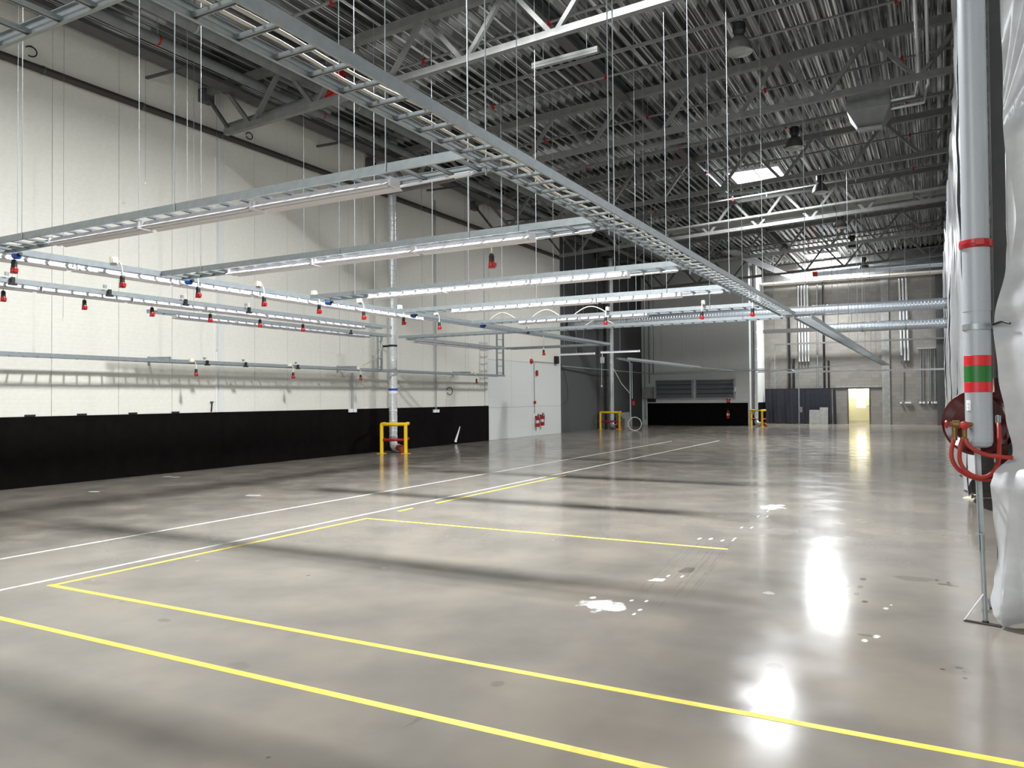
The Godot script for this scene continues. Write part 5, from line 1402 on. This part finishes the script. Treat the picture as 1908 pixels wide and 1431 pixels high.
func near_curtain() -> void:
	var edge := [[-0.02, 0.39], [0.02, 0.36], [0.09, 0.315], [0.17, 0.302], [0.30, 0.325], [0.5, 0.352], [0.81, 0.325], [0.98, 0.312], [1.04, 0.33], [1.2, 0.452], [1.45, 0.41], [1.73, 0.372], [2.05, 0.352], [2.13, 0.36], [2.5, 0.43], [2.83, 0.452], [3.2, 0.44], [3.46, 0.428], [3.9, 0.43], [4.31, 0.418], [8.6, 0.42]]
	var f := func(u: float, v: float) -> Vector3:
		var y := v * v * 0.35 * 8.6 + v * 0.65 * 8.6
		var x0 := curve_at(edge, y)
		var low := clampf((1.15 - y) / 1.15, 0.0, 1.0)
		var tie := exp(-pow((y - 1.18) / 0.12, 2.0))
		var knot := exp(-pow((y - 2.08) / 0.10, 2.0))
		var up := smoothstep(3.3, 3.6, y)
		var x := x0 + u * (0.95 + 0.25 * low)
		# folds run out from the tied points and creases cross the upper part
		var tube := (1.0 - up) * (1.0 - low)
		var z := -6.30 + 0.25 * u + 0.17 * tube * sin(clampf(u * 5.0, 0.0, PI))
		var d := Vector2(x - 0.44, y - 1.17)
		var ang := atan2(d.x, -d.y); var far := clampf(d.length(), 0.0, 1.1)
		var w := absf(fposmod(ang * 3.1 + 0.25, 2.0) - 1.0)
		var w2 := absf(fposmod(ang * 7.3 + 0.6, 2.0) - 1.0)
		z += 0.07 * sin(clampf((1.18 - y) / 0.6, 0.0, 1.0) * PI * 0.5) * smoothstep(0.0, 0.25, u + 0.06) - 0.26 * clampf(0.95 - y, 0.0, 1.0)
		z += low * far * (0.26 * w + 0.07 * w2 - 0.08)
		var d2 := Vector2(x - 0.40, y - 3.45)
		var ang2 := atan2(d2.x, d2.y); var far2 := clampf(d2.length(), 0.0, 1.6)
		z += up * far2 * (0.11 * absf(fposmod(ang2 * 5.3, 2.0) - 1.0) + 0.05 * absf(fposmod(ang2 * 12.7 + 0.4, 2.0) - 1.0))
		z += up * 0.025 * sin(y * 9.0 - u * 26.0)
		z += 0.02 * tube * sin(u * 18.0 + y * 2.0)
		z -= 0.07 * (tie + knot) * (1.0 - u)
		if y < 0.05:
			z += 0.10 * (0.05 - y) / 0.05 * u
		return Vector3(x, maxf(y, 0.004 + 0.03 * absf(sin(u * 11.0)) * (1.0 if y < 0.03 else 0.0)), z)
	var t := thing("tarpaulin_curtain", "silver grey tarpaulin curtain hanging in folds at the right edge", "curtain", "", Vector3(0.5, 0, -6.3))
	part(t, "sheet", cloth(f, 110, 260), M.tarp)
	part(t, "tie_cord", S().tube(PackedVector3Array([Vector3(0.35, 2.09, -6.36), Vector3(0.40, 2.10, -6.24), Vector3(0.44, 2.08, -6.2)]), 0.008, 6), M.black)
	part(t, "rolled_edge", S().lathe([Vector2(0.05, 2.2), Vector2(0.065, 2.8), Vector2(0.06, 3.4)], Transform3D(Basis(), Vector3(0.50, 0, -6.32)), 18), M.tarp)

func far_curtain() -> void:
	var lens := [[-8.3, -13.9], [-13.93, -20.1], [-20.13, -26.2], [-26.23, -32.5], [-32.53, -39.3], [-39.33, -46.9]]
	for k in lens.size():
		var za: float = lens[k][0]; var zb: float = lens[k][1]
		var f := func(u: float, v: float) -> Vector3:
			var z := lerpf(za, zb, u)
			var bottom := 0.02
			if k == 0:
				bottom = lerpf(1.05, 0.02, smoothstep(0.35, 1.0, u))
			var y := lerpf(bottom, 8.0, v)
			var x := 0.425 + 0.045 * sin(z * 2.6 + 0.4 * y + k) + 0.022 * sin(z * 6.1 - y * 1.3 + k * 2.0) + 0.010 * sin(y * 6.0 + z * 3.0)
			x -= 0.06 * exp(-pow((u - 0.04) / 0.05, 2.0))
			return Vector3(x, y, z)
		var t := thing("tarpaulin_curtain", "%s silver curtain length from the viewer, seen edgewise beyond the pipe" % ORD[k], "curtain", "far curtain lengths", Vector3(0.425, 0, za))
		part(t, "sheet", cloth(f, 90, 50), M.tarp)
		part(t, "curtain_track", S().bar(Vector3(0.425, 8.03, za), Vector3(0.425, 8.03, zb), 0.05, 0.05), M.galv)
		for z in [za - 0.4, zb + 0.4]:
			part(t, "track_hanger", S().bar(Vector3(0.425, 8.03, z), Vector3(0.47, deck_y(0.47), z), 0.02, 0.02), M.galv)

# ---------------------------------------------------------------- painted lines
func line(label: String, a: Vector2, b: Vector2, w: float, m: Material, group: String) -> void:
	single("floor_line", S().bar(Vector3(a.x, 0.0009, a.y), Vector3(b.x, 0.0009, b.y), w, 0.0014), m, label, "floor marking", group, Vector3((a.x + b.x) * 0.5, 0, (a.y + b.y) * 0.5))

func floor_lines() -> void:
	var y := "yellow floor lines"; var w := "white floor lines"
	line("nearest yellow line painted across the floor", Vector2(-6.9, -3.235), Vector2(0.38, -3.255), 0.056, M.line_yellow, y)
	line("second yellow line across the floor, with a corner at its left end", Vector2(-6.83, -4.02), Vector2(0.40, -4.02), 0.054, M.line_yellow, y)
	line("yellow line from that corner running alongside the white line", Vector2(-6.79, -4.02), Vector2(-6.75, -8.25), 0.054, M.line_yellow, y)
	line("third yellow line across the floor, fading out to the right", Vector2(-6.78, -8.225), Vector2(-1.95, -8.24), 0.056, M.line_yellow, y)
	line("short yellow dash between two longer yellow lines", Vector2(-6.77, -8.95), Vector2(-6.77, -9.3), 0.056, M.line_yellow, y)
	line("far yellow line alongside the white line", Vector2(-6.77, -9.9), Vector2(-6.76, -14.6), 0.06, M.line_yellow, y)
	line("outer white line along the hall, nearer the left wall", Vector2(-8.40, -2.0), Vector2(-8.48, -27.5), 0.055, M.line_white, w)
	line("inner white line along the hall beside the yellow lines", Vector2(-7.02, -2.0), Vector2(-7.0, -28.5), 0.055, M.line_white, w)
